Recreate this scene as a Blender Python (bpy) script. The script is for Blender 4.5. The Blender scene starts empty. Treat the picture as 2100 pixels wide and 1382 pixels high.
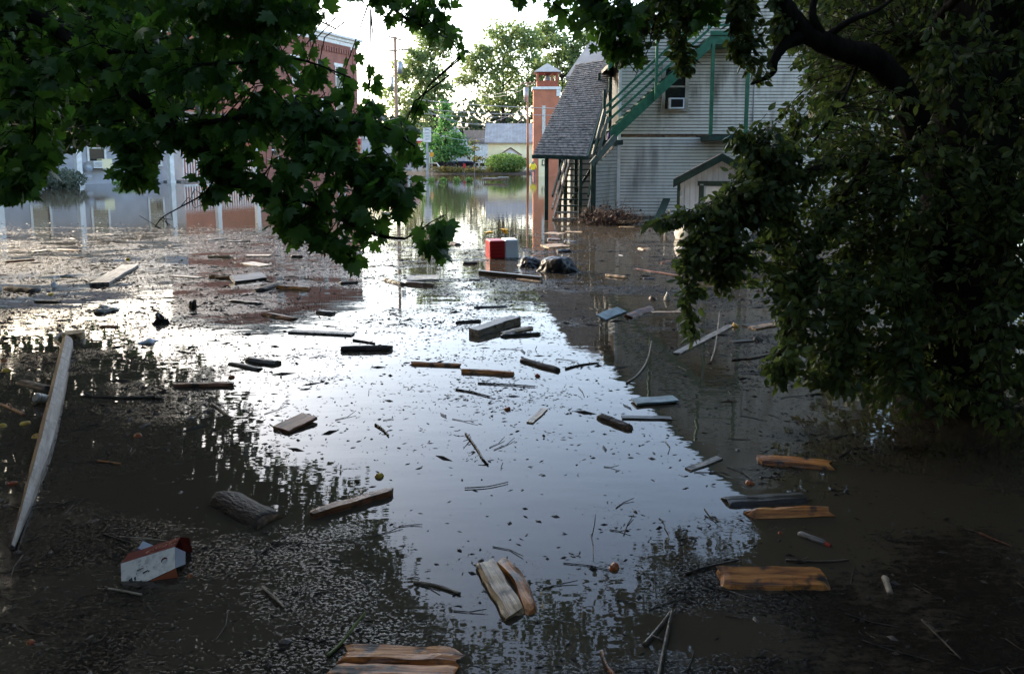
import bpy, math, random
import numpy as np
from mathutils import Vector, Matrix, noise
S = bpy.context.scene
COL = S.collection
rad = math.radians
rnd = random.Random(7)
npr = np.random.default_rng(11)

# ------------------------------------------------------------------ camera
H, TH, F, CX, CY = 2.19, rad(7.0), 1500.0, 1050.0, 504.0
cd = bpy.data.cameras.new('camera')
cam = bpy.data.objects.new('camera', cd); COL.objects.link(cam)
cam.location = (0, 0, H); cam.rotation_euler = (rad(90) - TH, 0, 0)
cd.sensor_width = 36; cd.lens = 36 * F / 2100.0; cd.shift_y = (CY - 691.0) / 2100.0
cd.clip_start = 0.05; cd.clip_end = 3000
S.camera = cam
# ------------------------------------------------------------------ light
SUN_EL, SUN_AZ = 20.0, -52.0       # degrees; azimuth measured from +Y towards +X
w = bpy.data.worlds.new('World'); S.world = w; w.use_nodes = True
nt = w.node_tree; nt.nodes.clear()
sky = nt.nodes.new('ShaderNodeTexSky'); sky.sky_type = 'NISHITA'; sky.sun_disc = False
sky.sun_elevation = rad(SUN_EL); sky.sun_rotation = rad(SUN_AZ)
sky.air_density = 1.0; sky.dust_density = 3.0; sky.ozone_density = 1.0; sky.altitude = 100
bg = nt.nodes.new('ShaderNodeBackground'); bg.inputs['Strength'].default_value = 0.15
wo = nt.nodes.new('ShaderNodeOutputWorld')
nt.links.new(sky.outputs[0], bg.inputs[0]); nt.links.new(bg.outputs[0], wo.inputs[0])
sl = bpy.data.lights.new('sun', 'SUN'); sl.energy = 0.9; sl.angle = rad(25); sl.color = (1, .86, .66)
sun = bpy.data.objects.new('sun', sl); COL.objects.link(sun)
sd = Vector((math.sin(rad(SUN_AZ)) * math.cos(rad(SUN_EL)), math.cos(rad(SUN_AZ)) * math.cos(rad(SUN_EL)), math.sin(rad(SUN_EL))))
sun.rotation_euler = sd.to_track_quat('Z', 'Y').to_euler(); sun.location = (0, 0, 30)
S.view_settings.view_transform = 'Standard'; S.view_settings.look = 'None'
S.view_settings.gamma = 1.0; S.view_settings.use_curve_mapping = False
S.view_settings.exposure = 2.65
S.render.engine = 'CYCLES'
S.cycles.max_bounces = 7; S.cycles.diffuse_bounces = 3; S.cycles.glossy_bounces = 3
S.cycles.transmission_bounces = 3; S.cycles.transparent_max_bounces = 6
S.cycles.use_denoising = True

# ------------------------------------------------------------------ projection helpers
def ray(px, py):
    a = (px - CX) / F; b = (CY - py) / F
    return Vector((a, math.cos(TH) + b * math.sin(TH), -math.sin(TH) + b * math.cos(TH)))
def at(px, py, Y):
    d = ray(px, py); t = Y / d.y
    return Vector((d.x * t, Y, H + d.z * t))
def W(px, py, z=0.0):
    d = ray(px, py); t = (z - H) / d.z
    return Vector((d.x * t, d.y * t, z))
def projn(P):
    x = P[:, 0]; y = P[:, 1]; z = P[:, 2] - H
    dep = y * math.cos(TH) - z * math.sin(TH); up = y * math.sin(TH) + z * math.cos(TH)
    dep = np.where(dep < .05, .05, dep)
    return CX + F * x / dep, CY - F * up / dep
def inpoly(x, y, poly):
    x = np.asarray(x); y = np.asarray(y); r = np.zeros(x.shape, bool); n = len(poly)
    for i in range(n):
        x0, y0 = poly[i]; x1, y1 = poly[(i + 1) % n]
        if y0 == y1: continue
        c = ((y0 > y) != (y1 > y)) & (x < (x1 - x0) * (y - y0) / (y1 - y0) + x0)
        r ^= c
    return r

# ------------------------------------------------------------------ object helpers
def tag(o, label=None, cat=None, group=None, kind=None):
    if label: o['label'] = label
    if cat: o['category'] = cat
    if group: o['group'] = group
    if kind: o['kind'] = kind
    return o
def thing(name, label, cat, loc=(0, 0, 0), rz=0, group=None):
    o = bpy.data.objects.new(name, None); COL.objects.link(o)
    o.empty_display_size = .1
    o.location = loc; o.rotation_euler = (0, 0, rz)
    return tag(o, label, cat, group)
def link(name, me, mats=None, parent=None):
    o = bpy.data.objects.new(name, me); COL.objects.link(o)
    if mats is not None and not me.materials:
        for m in (mats if isinstance(mats, (list, tuple)) else [mats]): me.materials.append(m)
    if parent is not None: o.parent = parent
    return o
def wloc(o):
    v = Vector((0, 0, 0))
    while o is not None:
        v += Vector(o.location); o = o.parent
    return v

class MB:
    def __init__(s): s.v = []; s.f = []; s.m = []
    def face(s, pts, m=0):
        b = len(s.v); s.v += [Vector(p) for p in pts]; s.f.append(tuple(range(b, b + len(pts)))); s.m.append(m); return s
    def box(s, x0, y0, z0, x1, y1, z1, m=0, M=None):
        b = len(s.v)
        P = [(x0, y0, z0), (x1, y0, z0), (x1, y1, z0), (x0, y1, z0), (x0, y0, z1), (x1, y0, z1), (x1, y1, z1), (x0, y1, z1)]
        s.v += [(M @ Vector(p)) if M else Vector(p) for p in P]
        for q in ((0, 3, 2, 1), (4, 5, 6, 7), (0, 1, 5, 4), (1, 2, 6, 5), (2, 3, 7, 6), (3, 0, 4, 7)):
            s.f.append(tuple(b + i for i in q)); s.m.append(m)
        return s
    def beam(s, p, q, wd, ht, m=0, up=(0, 0, 1)):
        p = Vector(p); q = Vector(q); d = (q - p); L = d.length; d.normalize()
        u = Vector(up)
        if abs(d.dot(u)) > .98: u = Vector((0, 1, 0))
        r = d.cross(u).normalized(); u2 = r.cross(d)
        M = Matrix((( d.x, r.x, u2.x, p.x), (d.y, r.y, u2.y, p.y), (d.z, r.z, u2.z, p.z), (0, 0, 0, 1)))
        return s.box(0, -wd / 2, -ht / 2, L, wd / 2, ht / 2, m, M)
    def prism(s, poly, ext, m=0):
        b = len(s.v); n = len(poly); e = Vector(ext)
        s.v += [Vector(p) for p in poly] + [Vector(p) + e for p in poly]
        s.f.append(tuple(range(b + n - 1, b - 1, -1))); s.m.append(m)
        s.f.append(tuple(range(b + n, b + 2 * n))); s.m.append(m)
        for i in range(n):
            j = (i + 1) % n
            s.f.append((b + i, b + j, b + n + j, b + n + i)); s.m.append(m)
        return s
    def tube(s, pts, rs, n=8, m=0, rough=0.0, caps=True):
        pts = [Vector(p) for p in pts]; b = len(s.v); k = len(pts)
        if not isinstance(rs, (list, tuple)): rs = [rs] * k
        u = None
        for i, p in enumerate(pts):
            d = (pts[min(i + 1, k - 1)] - pts[max(i - 1, 0)]).normalized()
            if u is None: u = d.orthogonal().normalized()
            u = (u - d * u.dot(d)).normalized(); r = d.cross(u)
            for j in range(n):
                a = 2 * math.pi * j / n; R = rs[i] * (1 + rough * (rnd.random() - .5))
                s.v.append(p + (u * math.cos(a) + r * math.sin(a)) * R)
        for i in range(k - 1):
            for j in range(n):
                j2 = (j + 1) % n
                s.f.append((b + i * n + j, b + i * n + j2, b + (i + 1) * n + j2, b + (i + 1) * n + j)); s.m.append(m)
        if caps:
            s.f.append(tuple(b + j for j in range(n - 1, -1, -1))); s.m.append(m)
            s.f.append(tuple(b + (k - 1) * n + j for j in range(n))); s.m.append(m)
        return s
    def build(s, name, mats, parent=None, smooth=False, world=False, loc=None):
        off = wloc(parent) if (world and parent is not None) else Vector((0, 0, 0))
        if loc is not None and parent is None: off = Vector(loc)
        me = bpy.data.meshes.new(name)
        me.from_pydata([tuple(v - off) for v in s.v], [], s.f)
        if not isinstance(mats, (list, tuple)): mats = [mats]
        for m in mats: me.materials.append(m)
        if len(mats) > 1:
            for p, m in zip(me.polygons, s.m): p.material_index = m
        if smooth: me.polygons.foreach_set('use_smooth', [True] * len(me.polygons))
        me.update()
        o = link(name, me, None, parent)
        if loc is not None and parent is None: o.location = loc
        return o

def mesh_np(name, V, T, mat, attr=None):
    me = bpy.data.meshes.new(name); k = T.shape[1]
    me.vertices.add(len(V)); me.vertices.foreach_set('co', np.ascontiguousarray(V, np.float32).ravel())
    me.loops.add(T.size); me.loops.foreach_set('vertex_index', np.ascontiguousarray(T, np.int32).ravel())
    me.polygons.add(len(T)); me.polygons.foreach_set('loop_start', np.arange(0, T.size, k, dtype=np.int32))
    me.polygons.foreach_set('loop_total', np.full(len(T), k, np.int32))
    me.update(calc_edges=True); me.validate()
    for m in (mat if isinstance(mat, (list, tuple)) else [mat]): me.materials.append(m)
    return me

# ------------------------------------------------------------------ materials
def newmat(name):
    m = bpy.data.materials.new(name); m.use_nodes = True
    n = m.node_tree.nodes; b = n['Principled BSDF']
    return m, m.node_tree, n, m.node_tree.links, b
def M_(name, c1, c2=None, scale=4.0, stretch=(1, 1, 1), rough=.7, bump=0.0, metal=0.0, detail=4, bscale=None, lo=.35, hi=.65, spec=.4, bdist=.02, coord='Object', rvar=0):
    m, t, n, l, b = newmat(name)
    b.inputs['Roughness'].default_value = rough; b.inputs['Metallic'].default_value = metal
    b.inputs['Specular IOR Level'].default_value = spec
    c2 = c2 or tuple(x * .75 for x in c1)
    tc = n.new('ShaderNodeTexCoord'); mp = n.new('ShaderNodeMapping'); mp.inputs['Scale'].default_value = stretch
    l.new(tc.outputs[coord], mp.inputs[0])
    nz = n.new('ShaderNodeTexNoise'); nz.inputs['Scale'].default_value = scale; nz.inputs['Detail'].default_value = detail
    l.new(mp.outputs[0], nz.inputs['Vector'])
    cr = n.new('ShaderNodeValToRGB'); cr.color_ramp.elements[0].position = lo; cr.color_ramp.elements[1].position = hi
    cr.color_ramp.elements[0].color = (*c2, 1); cr.color_ramp.elements[1].color = (*c1, 1)
    l.new(nz.outputs[0], cr.inputs[0])
    col = cr.outputs[0]
    if rvar:
        oi = n.new('ShaderNodeObjectInfo'); hs = n.new('ShaderNodeHueSaturation')
        mr = n.new('ShaderNodeMapRange'); mr.inputs[3].default_value = 1 - rvar; mr.inputs[4].default_value = 1 + rvar
        l.new(oi.outputs['Random'], mr.inputs[0]); l.new(mr.outputs[0], hs.inputs['Value']); l.new(col, hs.inputs['Color']); col = hs.outputs[0]
    l.new(col, b.inputs['Base Color'])
    if bump:
        nb = n.new('ShaderNodeTexNoise'); nb.inputs['Scale'].default_value = bscale or scale * 4; nb.inputs['Detail'].default_value = 5
        l.new(mp.outputs[0], nb.inputs['Vector'])
        bp = n.new('ShaderNodeBump'); bp.inputs['Strength'].default_value = bump; bp.inputs['Distance'].default_value = bdist
        l.new(nb.outputs[0], bp.inputs['Height']); l.new(bp.outputs[0], b.inputs['Normal'])
    return m
def wood(name, lo, mid, hi, rough=.4, bump=.6):
    """wet split wood: grain stretched along local X, dark streaks"""
    m, t, n, l, b = newmat(name)
    tc = n.new('ShaderNodeTexCoord'); mp = n.new('ShaderNodeMapping'); mp.inputs['Scale'].default_value = (2.2, 26, 26)
    oi = n.new('ShaderNodeObjectInfo'); va = n.new('ShaderNodeVectorMath'); va.operation = 'ADD'
    sc = n.new('ShaderNodeVectorMath'); sc.operation = 'SCALE'; sc.inputs[3].default_value = 37.0
    l.new(oi.outputs['Random'], sc.inputs[0]); l.new(tc.outputs['Object'], mp.inputs[0]); l.new(mp.outputs[0], va.inputs[0]); l.new(sc.outputs[0], va.inputs[1])
    nz = n.new('ShaderNodeTexNoise'); nz.inputs['Scale'].default_value = 1.3; nz.inputs['Detail'].default_value = 7; nz.inputs['Roughness'].default_value = .62
    nz.inputs['Distortion'].default_value = .35; l.new(va.outputs[0], nz.inputs['Vector'])
    cr = n.new('ShaderNodeValToRGB'); e = cr.color_ramp.elements
    e[0].position = .34; e[0].color = (*lo, 1); e[1].position = .68; e[1].color = (*hi, 1); x = e.new(.5); x.color = (*mid, 1)
    l.new(nz.outputs[0], cr.inputs[0])
    # blotches of mud
    n2 = n.new('ShaderNodeTexNoise'); n2.inputs['Scale'].default_value = 11; n2.inputs['Detail'].default_value = 7; v2 = n.new('ShaderNodeVectorMath'); v2.operation = 'ADD'; l.new(tc.outputs['Object'], v2.inputs[0]); l.new(sc.outputs[0], v2.inputs[1]); l.new(v2.outputs[0], n2.inputs['Vector'])
    r2 = n.new('ShaderNodeValToRGB'); r2.color_ramp.elements[0].position = .53; r2.color_ramp.elements[1].position = .66
    l.new(n2.outputs[0], r2.inputs[0])
    mx = n.new('ShaderNodeMixRGB'); mx.inputs[2].default_value = (.018, .013, .009, 1)
    l.new(r2.outputs[0], mx.inputs[0]); l.new(cr.outputs[0], mx.inputs[1]); l.new(mx.outputs[0], b.inputs['Base Color'])
    b.inputs['Roughness'].default_value = rough; b.inputs['Specular IOR Level'].default_value = .5
    bp = n.new('ShaderNodeBump'); bp.inputs['Strength'].default_value = bump; bp.inputs['Distance'].default_value = .012
    l.new(nz.outputs[0], bp.inputs['Height']); l.new(bp.outputs[0], b.inputs['Normal'])
    return m
def leafmat(name, c1, c2, tr=.45, rough=.45, tmul=1.6):
    m, t, n, l, b = newmat(name)
    g = n.new('ShaderNodeNewGeometry'); oi = n.new('ShaderNodeObjectInfo'); ad = n.new('ShaderNodeMath'); ad.operation = 'ADD'
    l.new(g.outputs['Random Per Island'], ad.inputs[0]); l.new(oi.outputs['Random'], ad.inputs[1])
    fr = n.new('ShaderNodeMath'); fr.operation = 'FRACT'; l.new(ad.outputs[0], fr.inputs[0])
    cr = n.new('ShaderNodeValToRGB'); cr.color_ramp.elements[0].color = (*c1, 1); cr.color_ramp.elements[1].color = (*c2, 1)
    l.new(fr.outputs[0], cr.inputs[0]); l.new(cr.outputs[0], b.inputs['Base Color'])
    b.inputs['Roughness'].default_value = rough; b.inputs['Specular IOR Level'].default_value = .35
    tl = n.new('ShaderNodeBsdfTranslucent'); hs = n.new('ShaderNodeHueSaturation'); hs.inputs['Value'].default_value = tmul; hs.inputs['Hue'].default_value = .485
    hs.inputs['Saturation'].default_value = 1.1
    l.new(cr.outputs[0], hs.inputs['Color']); l.new(hs.outputs[0], tl.inputs[0])
    mx = n.new('ShaderNodeMixShader'); mx.inputs[0].default_value = tr
    l.new(b.outputs[0], mx.inputs[1]); l.new(tl.outputs[0], mx.inputs[2])
    l.new(mx.outputs[0], n['Material Output'].inputs['Surface'])
    return m
def brickmat(name, c1, c2, mortar, sx=1.0):
    m, t, n, l, b = newmat(name)
    tc = n.new('ShaderNodeTexCoord'); sp = n.new('ShaderNodeSeparateXYZ'); cb = n.new('ShaderNodeCombineXYZ'); ad = n.new('ShaderNodeMath')
    l.new(tc.outputs['Object'], sp.inputs[0]); l.new(sp.outputs[0], ad.inputs[0]); l.new(sp.outputs[1], ad.inputs[1])
    l.new(ad.outputs[0], cb.inputs[0]); l.new(sp.outputs[2], cb.inputs[1])
    br = n.new('ShaderNodeTexBrick'); br.inputs['Scale'].default_value = 1; br.inputs['Brick Width'].default_value = .22; br.inputs['Row Height'].default_value = .075
    br.inputs['Mortar Size'].default_value = .007; br.inputs['Color1'].default_value = (*c1, 1); br.inputs['Color2'].default_value = (*c2, 1); br.inputs['Mortar'].default_value = (*mortar, 1)
    l.new(cb.outputs[0], br.inputs['Vector'])
    nz = n.new('ShaderNodeTexNoise'); nz.inputs['Scale'].default_value = .8; nz.inputs['Detail'].default_value = 6; l.new(tc.outputs['Object'], nz.inputs['Vector'])
    hs = n.new('ShaderNodeHueSaturation'); mr = n.new('ShaderNodeMapRange'); mr.inputs[3].default_value = .6; mr.inputs[4].default_value = 1.4
    l.new(nz.outputs[0], mr.inputs[0]); l.new(mr.outputs[0], hs.inputs['Value']); l.new(br.outputs[0], hs.inputs['Color'])
    l.new(hs.outputs[0], b.inputs['Base Color']); b.inputs['Roughness'].default_value = .85
    return m

MAT = {}
MAT['bark'] = M_('bark', (.035, .028, .022), (.012, .009, .007), 9, (1, 1, .25), .85, 1.0, bscale=22, bdist=.03, spec=.15)
MAT['wetbark'] = M_('wet_bark', (.05, .036, .026), (.012, .009, .007), 14, (.4, 1, 1), .6, 1.0, bscale=40, bdist=.02, spec=.2)
MAT['orange'] = wood('wet_orange_wood', (.08, .025, .006), (.42, .14, .025), (.70, .31, .075))
MAT['tan'] = wood('pale_split_wood', (.13, .075, .035), (.36, .23, .12), (.55, .40, .24))
MAT['red'] = wood('reddish_split_wood', (.06, .02, .008), (.20, .07, .025), (.34, .15, .07))
MAT['brown'] = wood('brown_split_wood', (.04, .02, .01), (.13, .065, .03), (.26, .15, .08))
MAT['dark'] = wood('soaked_dark_wood_and_gap_shade', (.008, .006, .005), (.022, .017, .013), (.05, .04, .033), rough=.32)
MAT['greywood'] = wood('weathered_grey_wood', (.06, .05, .04), (.20, .18, .16), (.36, .33, .30), rough=.45)
MAT['stick'] = M_('wet_twig', (.08, .06, .042), (.02, .015, .011), 14, rough=.4, bump=.4, rvar=.3)
MAT['palestick'] = M_('peeled_twig', (.32, .26, .19), (.14, .10, .07), 14, rough=.5, bump=.3)
MAT['litter'] = M_('wet_litter', (.016, .011, .007), (.005, .004, .003), 3, rough=.5, spec=.16)
MAT['green'] = M_('green_paint', (.022, .115, .060), (.012, .065, .035), 6, rough=.45, bump=.15, lo=.25, hi=.6)
MAT['dgreen'] = M_('dark_green_paint', (.012, .042, .032), (.006, .018, .014), 6, rough=.5, bump=.2)
MAT['shingle'] = M_('worn_shingle', (.24, .22, .20), (.055, .052, .05), 7, (1, 1, 1), .9, .6, bscale=50, lo=.3, hi=.7, rvar=.1, detail=9)
MAT['white'] = M_('white_paint', (.72, .70, .66), (.55, .53, .49), 3, rough=.55)
MAT['cream'] = M_('cream_paint', (.80, .72, .46), (.74, .64, .38), 1, rough=.7)
MAT['greyclap'] = M_('grey_clapboard_paint', (.42, .42, .44), (.34, .34, .36), 1, rough=.7)
MAT['metalroof'] = M_('pale_metal_roof', (.36, .34, .31), (.27, .25, .23), 1.0, rough=.7, spec=.2)
MAT['trimdull'] = M_('dirty_window_trim', (.42, .38, .31), (.25, .22, .17), 3, rough=.7)
MAT['shedboard'] = M_('shed_white_paint', (.55, .58, .62), (.46, .48, .50), 4, (3, 3, .6), .7)
MAT['dkroof'] = M_('brown_asphalt_roof', (.13, .11, .10), (.07, .06, .055), 3, rough=.9)
MAT['glass'] = M_('dark_window_glass', (.02, .022, .025), (.012, .012, .014), 1, rough=.08, spec=.6)
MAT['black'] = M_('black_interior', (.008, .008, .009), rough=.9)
MAT['brick'] = brickmat('old_red_brick', (.28, .085, .055), (.20, .06, .042), (.25, .18, .14))
MAT['brick2'] = brickmat('orange_brick', (.46, .13, .055), (.39, .105, .045), (.38, .22, .15))
MAT['redpaint'] = M_('rust_red_paint', (.30, .07, .03), (.22, .05, .022), 3, rough=.6)
MAT['pole'] = M_('pole_timber', (.33, .20, .13), (.20, .12, .08), 2, (1, 1, .2), .8)
MAT['steel'] = M_('galvanised_steel', (.38, .39, .40), (.26, .27, .28), 2, rough=.45, metal=.5)
MAT['wire'] = M_('cable_sheath', (.30, .30, .30), rough=.6)
MAT['ground'] = M_('silty_ground', (.09, .075, .05), (.05, .04, .028), .6, rough=.95, bump=.4)
MAT['grass'] = M_('grass_verge', (.07, .10, .03), (.04, .06, .02), 1.2, rough=.95, bump=.5)
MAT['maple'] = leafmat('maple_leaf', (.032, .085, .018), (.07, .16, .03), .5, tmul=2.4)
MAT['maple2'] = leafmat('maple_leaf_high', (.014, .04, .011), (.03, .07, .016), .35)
MAT['vine'] = leafmat('apple_leaf', (.036, .062, .02), (.10, .14, .04), .45, tmul=2.0)
MAT['farleaf'] = leafmat('far_tree_leaf', (.085, .135, .05), (.18, .24, .09), .45, .7, 1.4)
MAT['farleaf2'] = leafmat('far_wood_leaf', (.018, .032, .018), (.045, .07, .03), .25, .8, 1.2)
MAT['freshleaf'] = leafmat('fresh_tree_leaf', (.04, .12, .035), (.10, .24, .07), .4, .6, 1.3)
MAT['shrub'] = leafmat('sunflower_leaf', (.09, .17, .04), (.20, .32, .09), .35, .7, 1.2)
MAT['shrubgrey'] = leafmat('grey_shrub_leaf', (.07, .09, .06), (.15, .17, .12), .3, .7, 1.1)
MAT['verge'] = leafmat('verge_weed', (.08, .10, .03), (.25, .22, .07), .3, .8, 1.1)
MAT['deadtwig'] = M_('dead_brush', (.11, .06, .04), (.03, .018, .013), 5, rough=.8)
MAT['yellowp'] = M_('yellow_petal', (.75, .45, .02), rough=.5)
MAT['yellowcoat'] = M_('yellow_raincoat', (.85, .62, .02), rough=.4)
MAT['trousers'] = M_('blue_trousers', (.09, .11, .16), rough=.8)
MAT['skin'] = M_('skin', (.45, .28, .2), rough=.6)
MAT['redplastic'] = M_('red_plastic', (.42, .015, .02), (.34, .012, .016), 3, rough=.38)
MAT['whiteplastic'] = M_('white_plastic', (.72, .74, .78), (.6, .62, .66), 3, rough=.4)
MAT['bagblack'] = M_('black_bin_liner', (.012, .012, .014), rough=.34, spec=.16, bump=.25, bscale=9, bdist=.03)
MAT['tank'] = M_('tank_paint', (.78, .77, .72), (.55, .53, .47), 3, rough=.4)
MAT['foam'] = M_('pale_foam', (.62, .60, .54), (.38, .35, .30), 12, rough=.7, bump=.5)
MAT['apple_red'] = M_('red_apple_skin', (.30, .018, .015), (.26, .11, .02), 14, rough=.25)
MAT['apple_yel'] = M_('yellow_apple_skin', (.62, .48, .05), (.45, .20, .04), 14, rough=.28)
MAT['bluegrey'] = M_('blue_grey_board_paint', (.20, .30, .34), (.10, .15, .17), 9, rough=.4, bump=.2)
MAT['greenstalk'] = M_('green_stalk', (.16, .20, .05), (.08, .09, .03), 14, rough=.45)
MAT['cartonred'] = M_('carton_maroon', (.13, .014, .008), (.09, .010, .006), 9, rough=.6, spec=.12)
MAT['cartonwhite'] = M_('carton_white', (.80, .70, .58), (.50, .42, .33), 34, rough=.5, lo=.3, hi=.5)
MAT['cartongrey'] = M_('carton_grey_end', (.38, .38, .42), (.3, .3, .33), 10, rough=.5)
MAT['cartonink'] = M_('carton_print_line', (.55, .22, .14), rough=.4)
MAT['navyink'] = M_('navy_print', (.02, .03, .16), rough=.5)
MAT['blackink'] = M_('black_print', (.02, .02, .02), rough=.5)
MAT['orangeink'] = M_('orange_print', (.48, .12, .05), rough=.5)
MAT['purple'] = M_('purple_cloth', (.07, .04, .2), rough=.8)
MAT['tyre'] = M_('tyre_rubber', (.015, .015, .015), rough=.8)

# siding with stains that run down the boards
def siding_mat(name, base, stain, mould):
    m, t, n, l, b = newmat(name)
    tc = n.new('ShaderNodeTexCoord')
    def nz(sc, st, det=5):
        mp = n.new('ShaderNodeMapping'); mp.inputs['Scale'].default_value = st; l.new(tc.outputs['Object'], mp.inputs[0])
        q = n.new('ShaderNodeTexNoise'); q.inputs['Scale'].default_value = sc; q.inputs['Detail'].default_value = det; l.new(mp.outputs[0], q.inputs['Vector']); return q
    def rp(src, a, c):
        r = n.new('ShaderNodeMapRange'); r.inputs[1].default_value = a; r.inputs[2].default_value = c; l.new(src, r.inputs[0]); return r.outputs[0]
    s1 = nz(1.1, (2.2, 1, .28)); s2 = nz(.55, (1, 1, 1), 3)
    mu = n.new('ShaderNodeMath'); mu.operation = 'MULTIPLY'; l.new(rp(s1.outputs[0], .46, .66), mu.inputs[0]); l.new(rp(s2.outputs[0], .38, .6), mu.inputs[1])
    mx = n.new('ShaderNodeMixRGB'); mx.inputs[1].default_value = (*base, 1); mx.inputs[2].default_value = (*stain, 1); l.new(mu.outputs[0], mx.inputs[0])
    s3 = nz(5, (1, 1, 1), 8); mx2 = n.new('ShaderNodeMixRGB'); mx2.inputs[2].default_value = (*mould, 1); l.new(mx.outputs[0], mx2.inputs[1])
    m3 = n.new('ShaderNodeMath'); m3.operation = 'MULTIPLY'; m3.inputs[1].default_value = .45; l.new(rp(s3.outputs[0], .52, .75), m3.inputs[0]); l.new(m3.outputs[0], mx2.inputs[0])
    l.new(mx2.outputs[0], b.inputs['Base Color']); b.inputs['Roughness'].default_value = .6
    return m
MAT['siding'] = siding_mat('stained_white_siding', (.53, .47, .38), (.15, .115, .075), (.19, .165, .13))
MAT['siding_low'] = siding_mat('lower_white_siding', (.56, .51, .43), (.22, .19, .16), (.30, .27, .23))
MAT['siding_moss'] = siding_mat('mossy_siding', (.24, .23, .20), (.07, .07, .03), (.07, .07, .035))

# ------------------------------------------------------------------ scum density (shared by water mesh and litter)
def fbm(x, y, s, o=4, off=0.0):
    return noise.fractal(Vector((x * s + off, y * s * 1.6 - off, off)), 1.0, 2.1, o)
def streak(x, y):
    wob = .9 * noise.noise(Vector((x * .22, y * .3, 5.5)))
    a = noise.fractal(Vector((x * .45 + wob, y * 1.5 + wob * 2, 1.7)), .9, 2.2, 5)
    b = noise.fractal(Vector((x * 2.1, y * 4.6, 8.2)), .8, 2.2, 3)
    return max(0.0, min(1.0, .46 + a * .75 + b * .45))
def scum(x, y):
    n1 = fbm(x, y, .35, 4, 3.1) * .5 + fbm(x, y, 1.6, 3, 9.7) * .45
    band = max(0, 1 - abs(y - 14.5) / 8.0) * .50                  # thick raft 7-22 m out
    near = max(0, (5.0 - y) / 1.6) * .26
    side = min(.24, max(0, abs(x + .1) - .21 * y) * .16)
    hole = -.62 * math.exp(-((x - .15) / 1.1) ** 2 - ((y - 5.9) / 1.5) ** 2) - .30 * math.exp(-((x + .6) / 1.7) ** 2 - ((y - 8.6) / 1.3) ** 2)
    rgt = .20 * max(0, min(1, (x - .12 * y - .4) / 1.2)) * (1 if 5.5 < y < 16 else 0)
    far = -max(0, (y - 19.5) / 5.0)
    v = .14 + n1 * 1.25 + band + near + side + hole + far + rgt + (streak(x, y) - .46) * (.55 if y > 6 else .35)
    return max(0.0, min(1.0, v))

# ------------------------------------------------------------------ ground, water, hills
def ground_z(x, y):
    z = -.9
    if y < 2.4: z = -.9 + 1.44 * min(1, (2.4 - y) / 1.4)
    if y > 84: z = -.9 + min(1.15, (y - 84) / 5 * .95)
    if y > 84 and abs(x) > 60: z += min(3, (abs(x) - 60) * .03)
    if y > 150: z += min(16, (y - 150) * .09) * (1 + .25 * noise.noise(Vector((x * .012, y * .01, 0))))
    return z + .04 * noise.noise(Vector((x * .3, y * .3, 4)))
gx = np.concatenate([np.linspace(-900, -120, 14), np.linspace(-110, 110, 60), np.linspace(120, 900, 14)])
gy = np.concatenate([np.linspace(-80, -6, 10), np.linspace(-5, 4, 24), np.linspace(6, 82, 22), np.linspace(83, 98, 18), np.linspace(101, 320, 40), np.linspace(350, 1500, 14)])
GV = np.array([(x, y, ground_z(x, y)) for y in gy for x in gx]); nx = len(gx)
GT = np.array([(j * nx + i, j * nx + i + 1, (j + 1) * nx + i + 1, (j + 1) * nx + i) for j in range(len(gy) - 1) for i in range(nx - 1)])
g = link('ground', mesh_np('ground', GV, GT, MAT['ground'])); g['kind'] = 'structure'
g.data.polygons.foreach_set('use_smooth', [True] * len(g.data.polygons))

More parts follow.
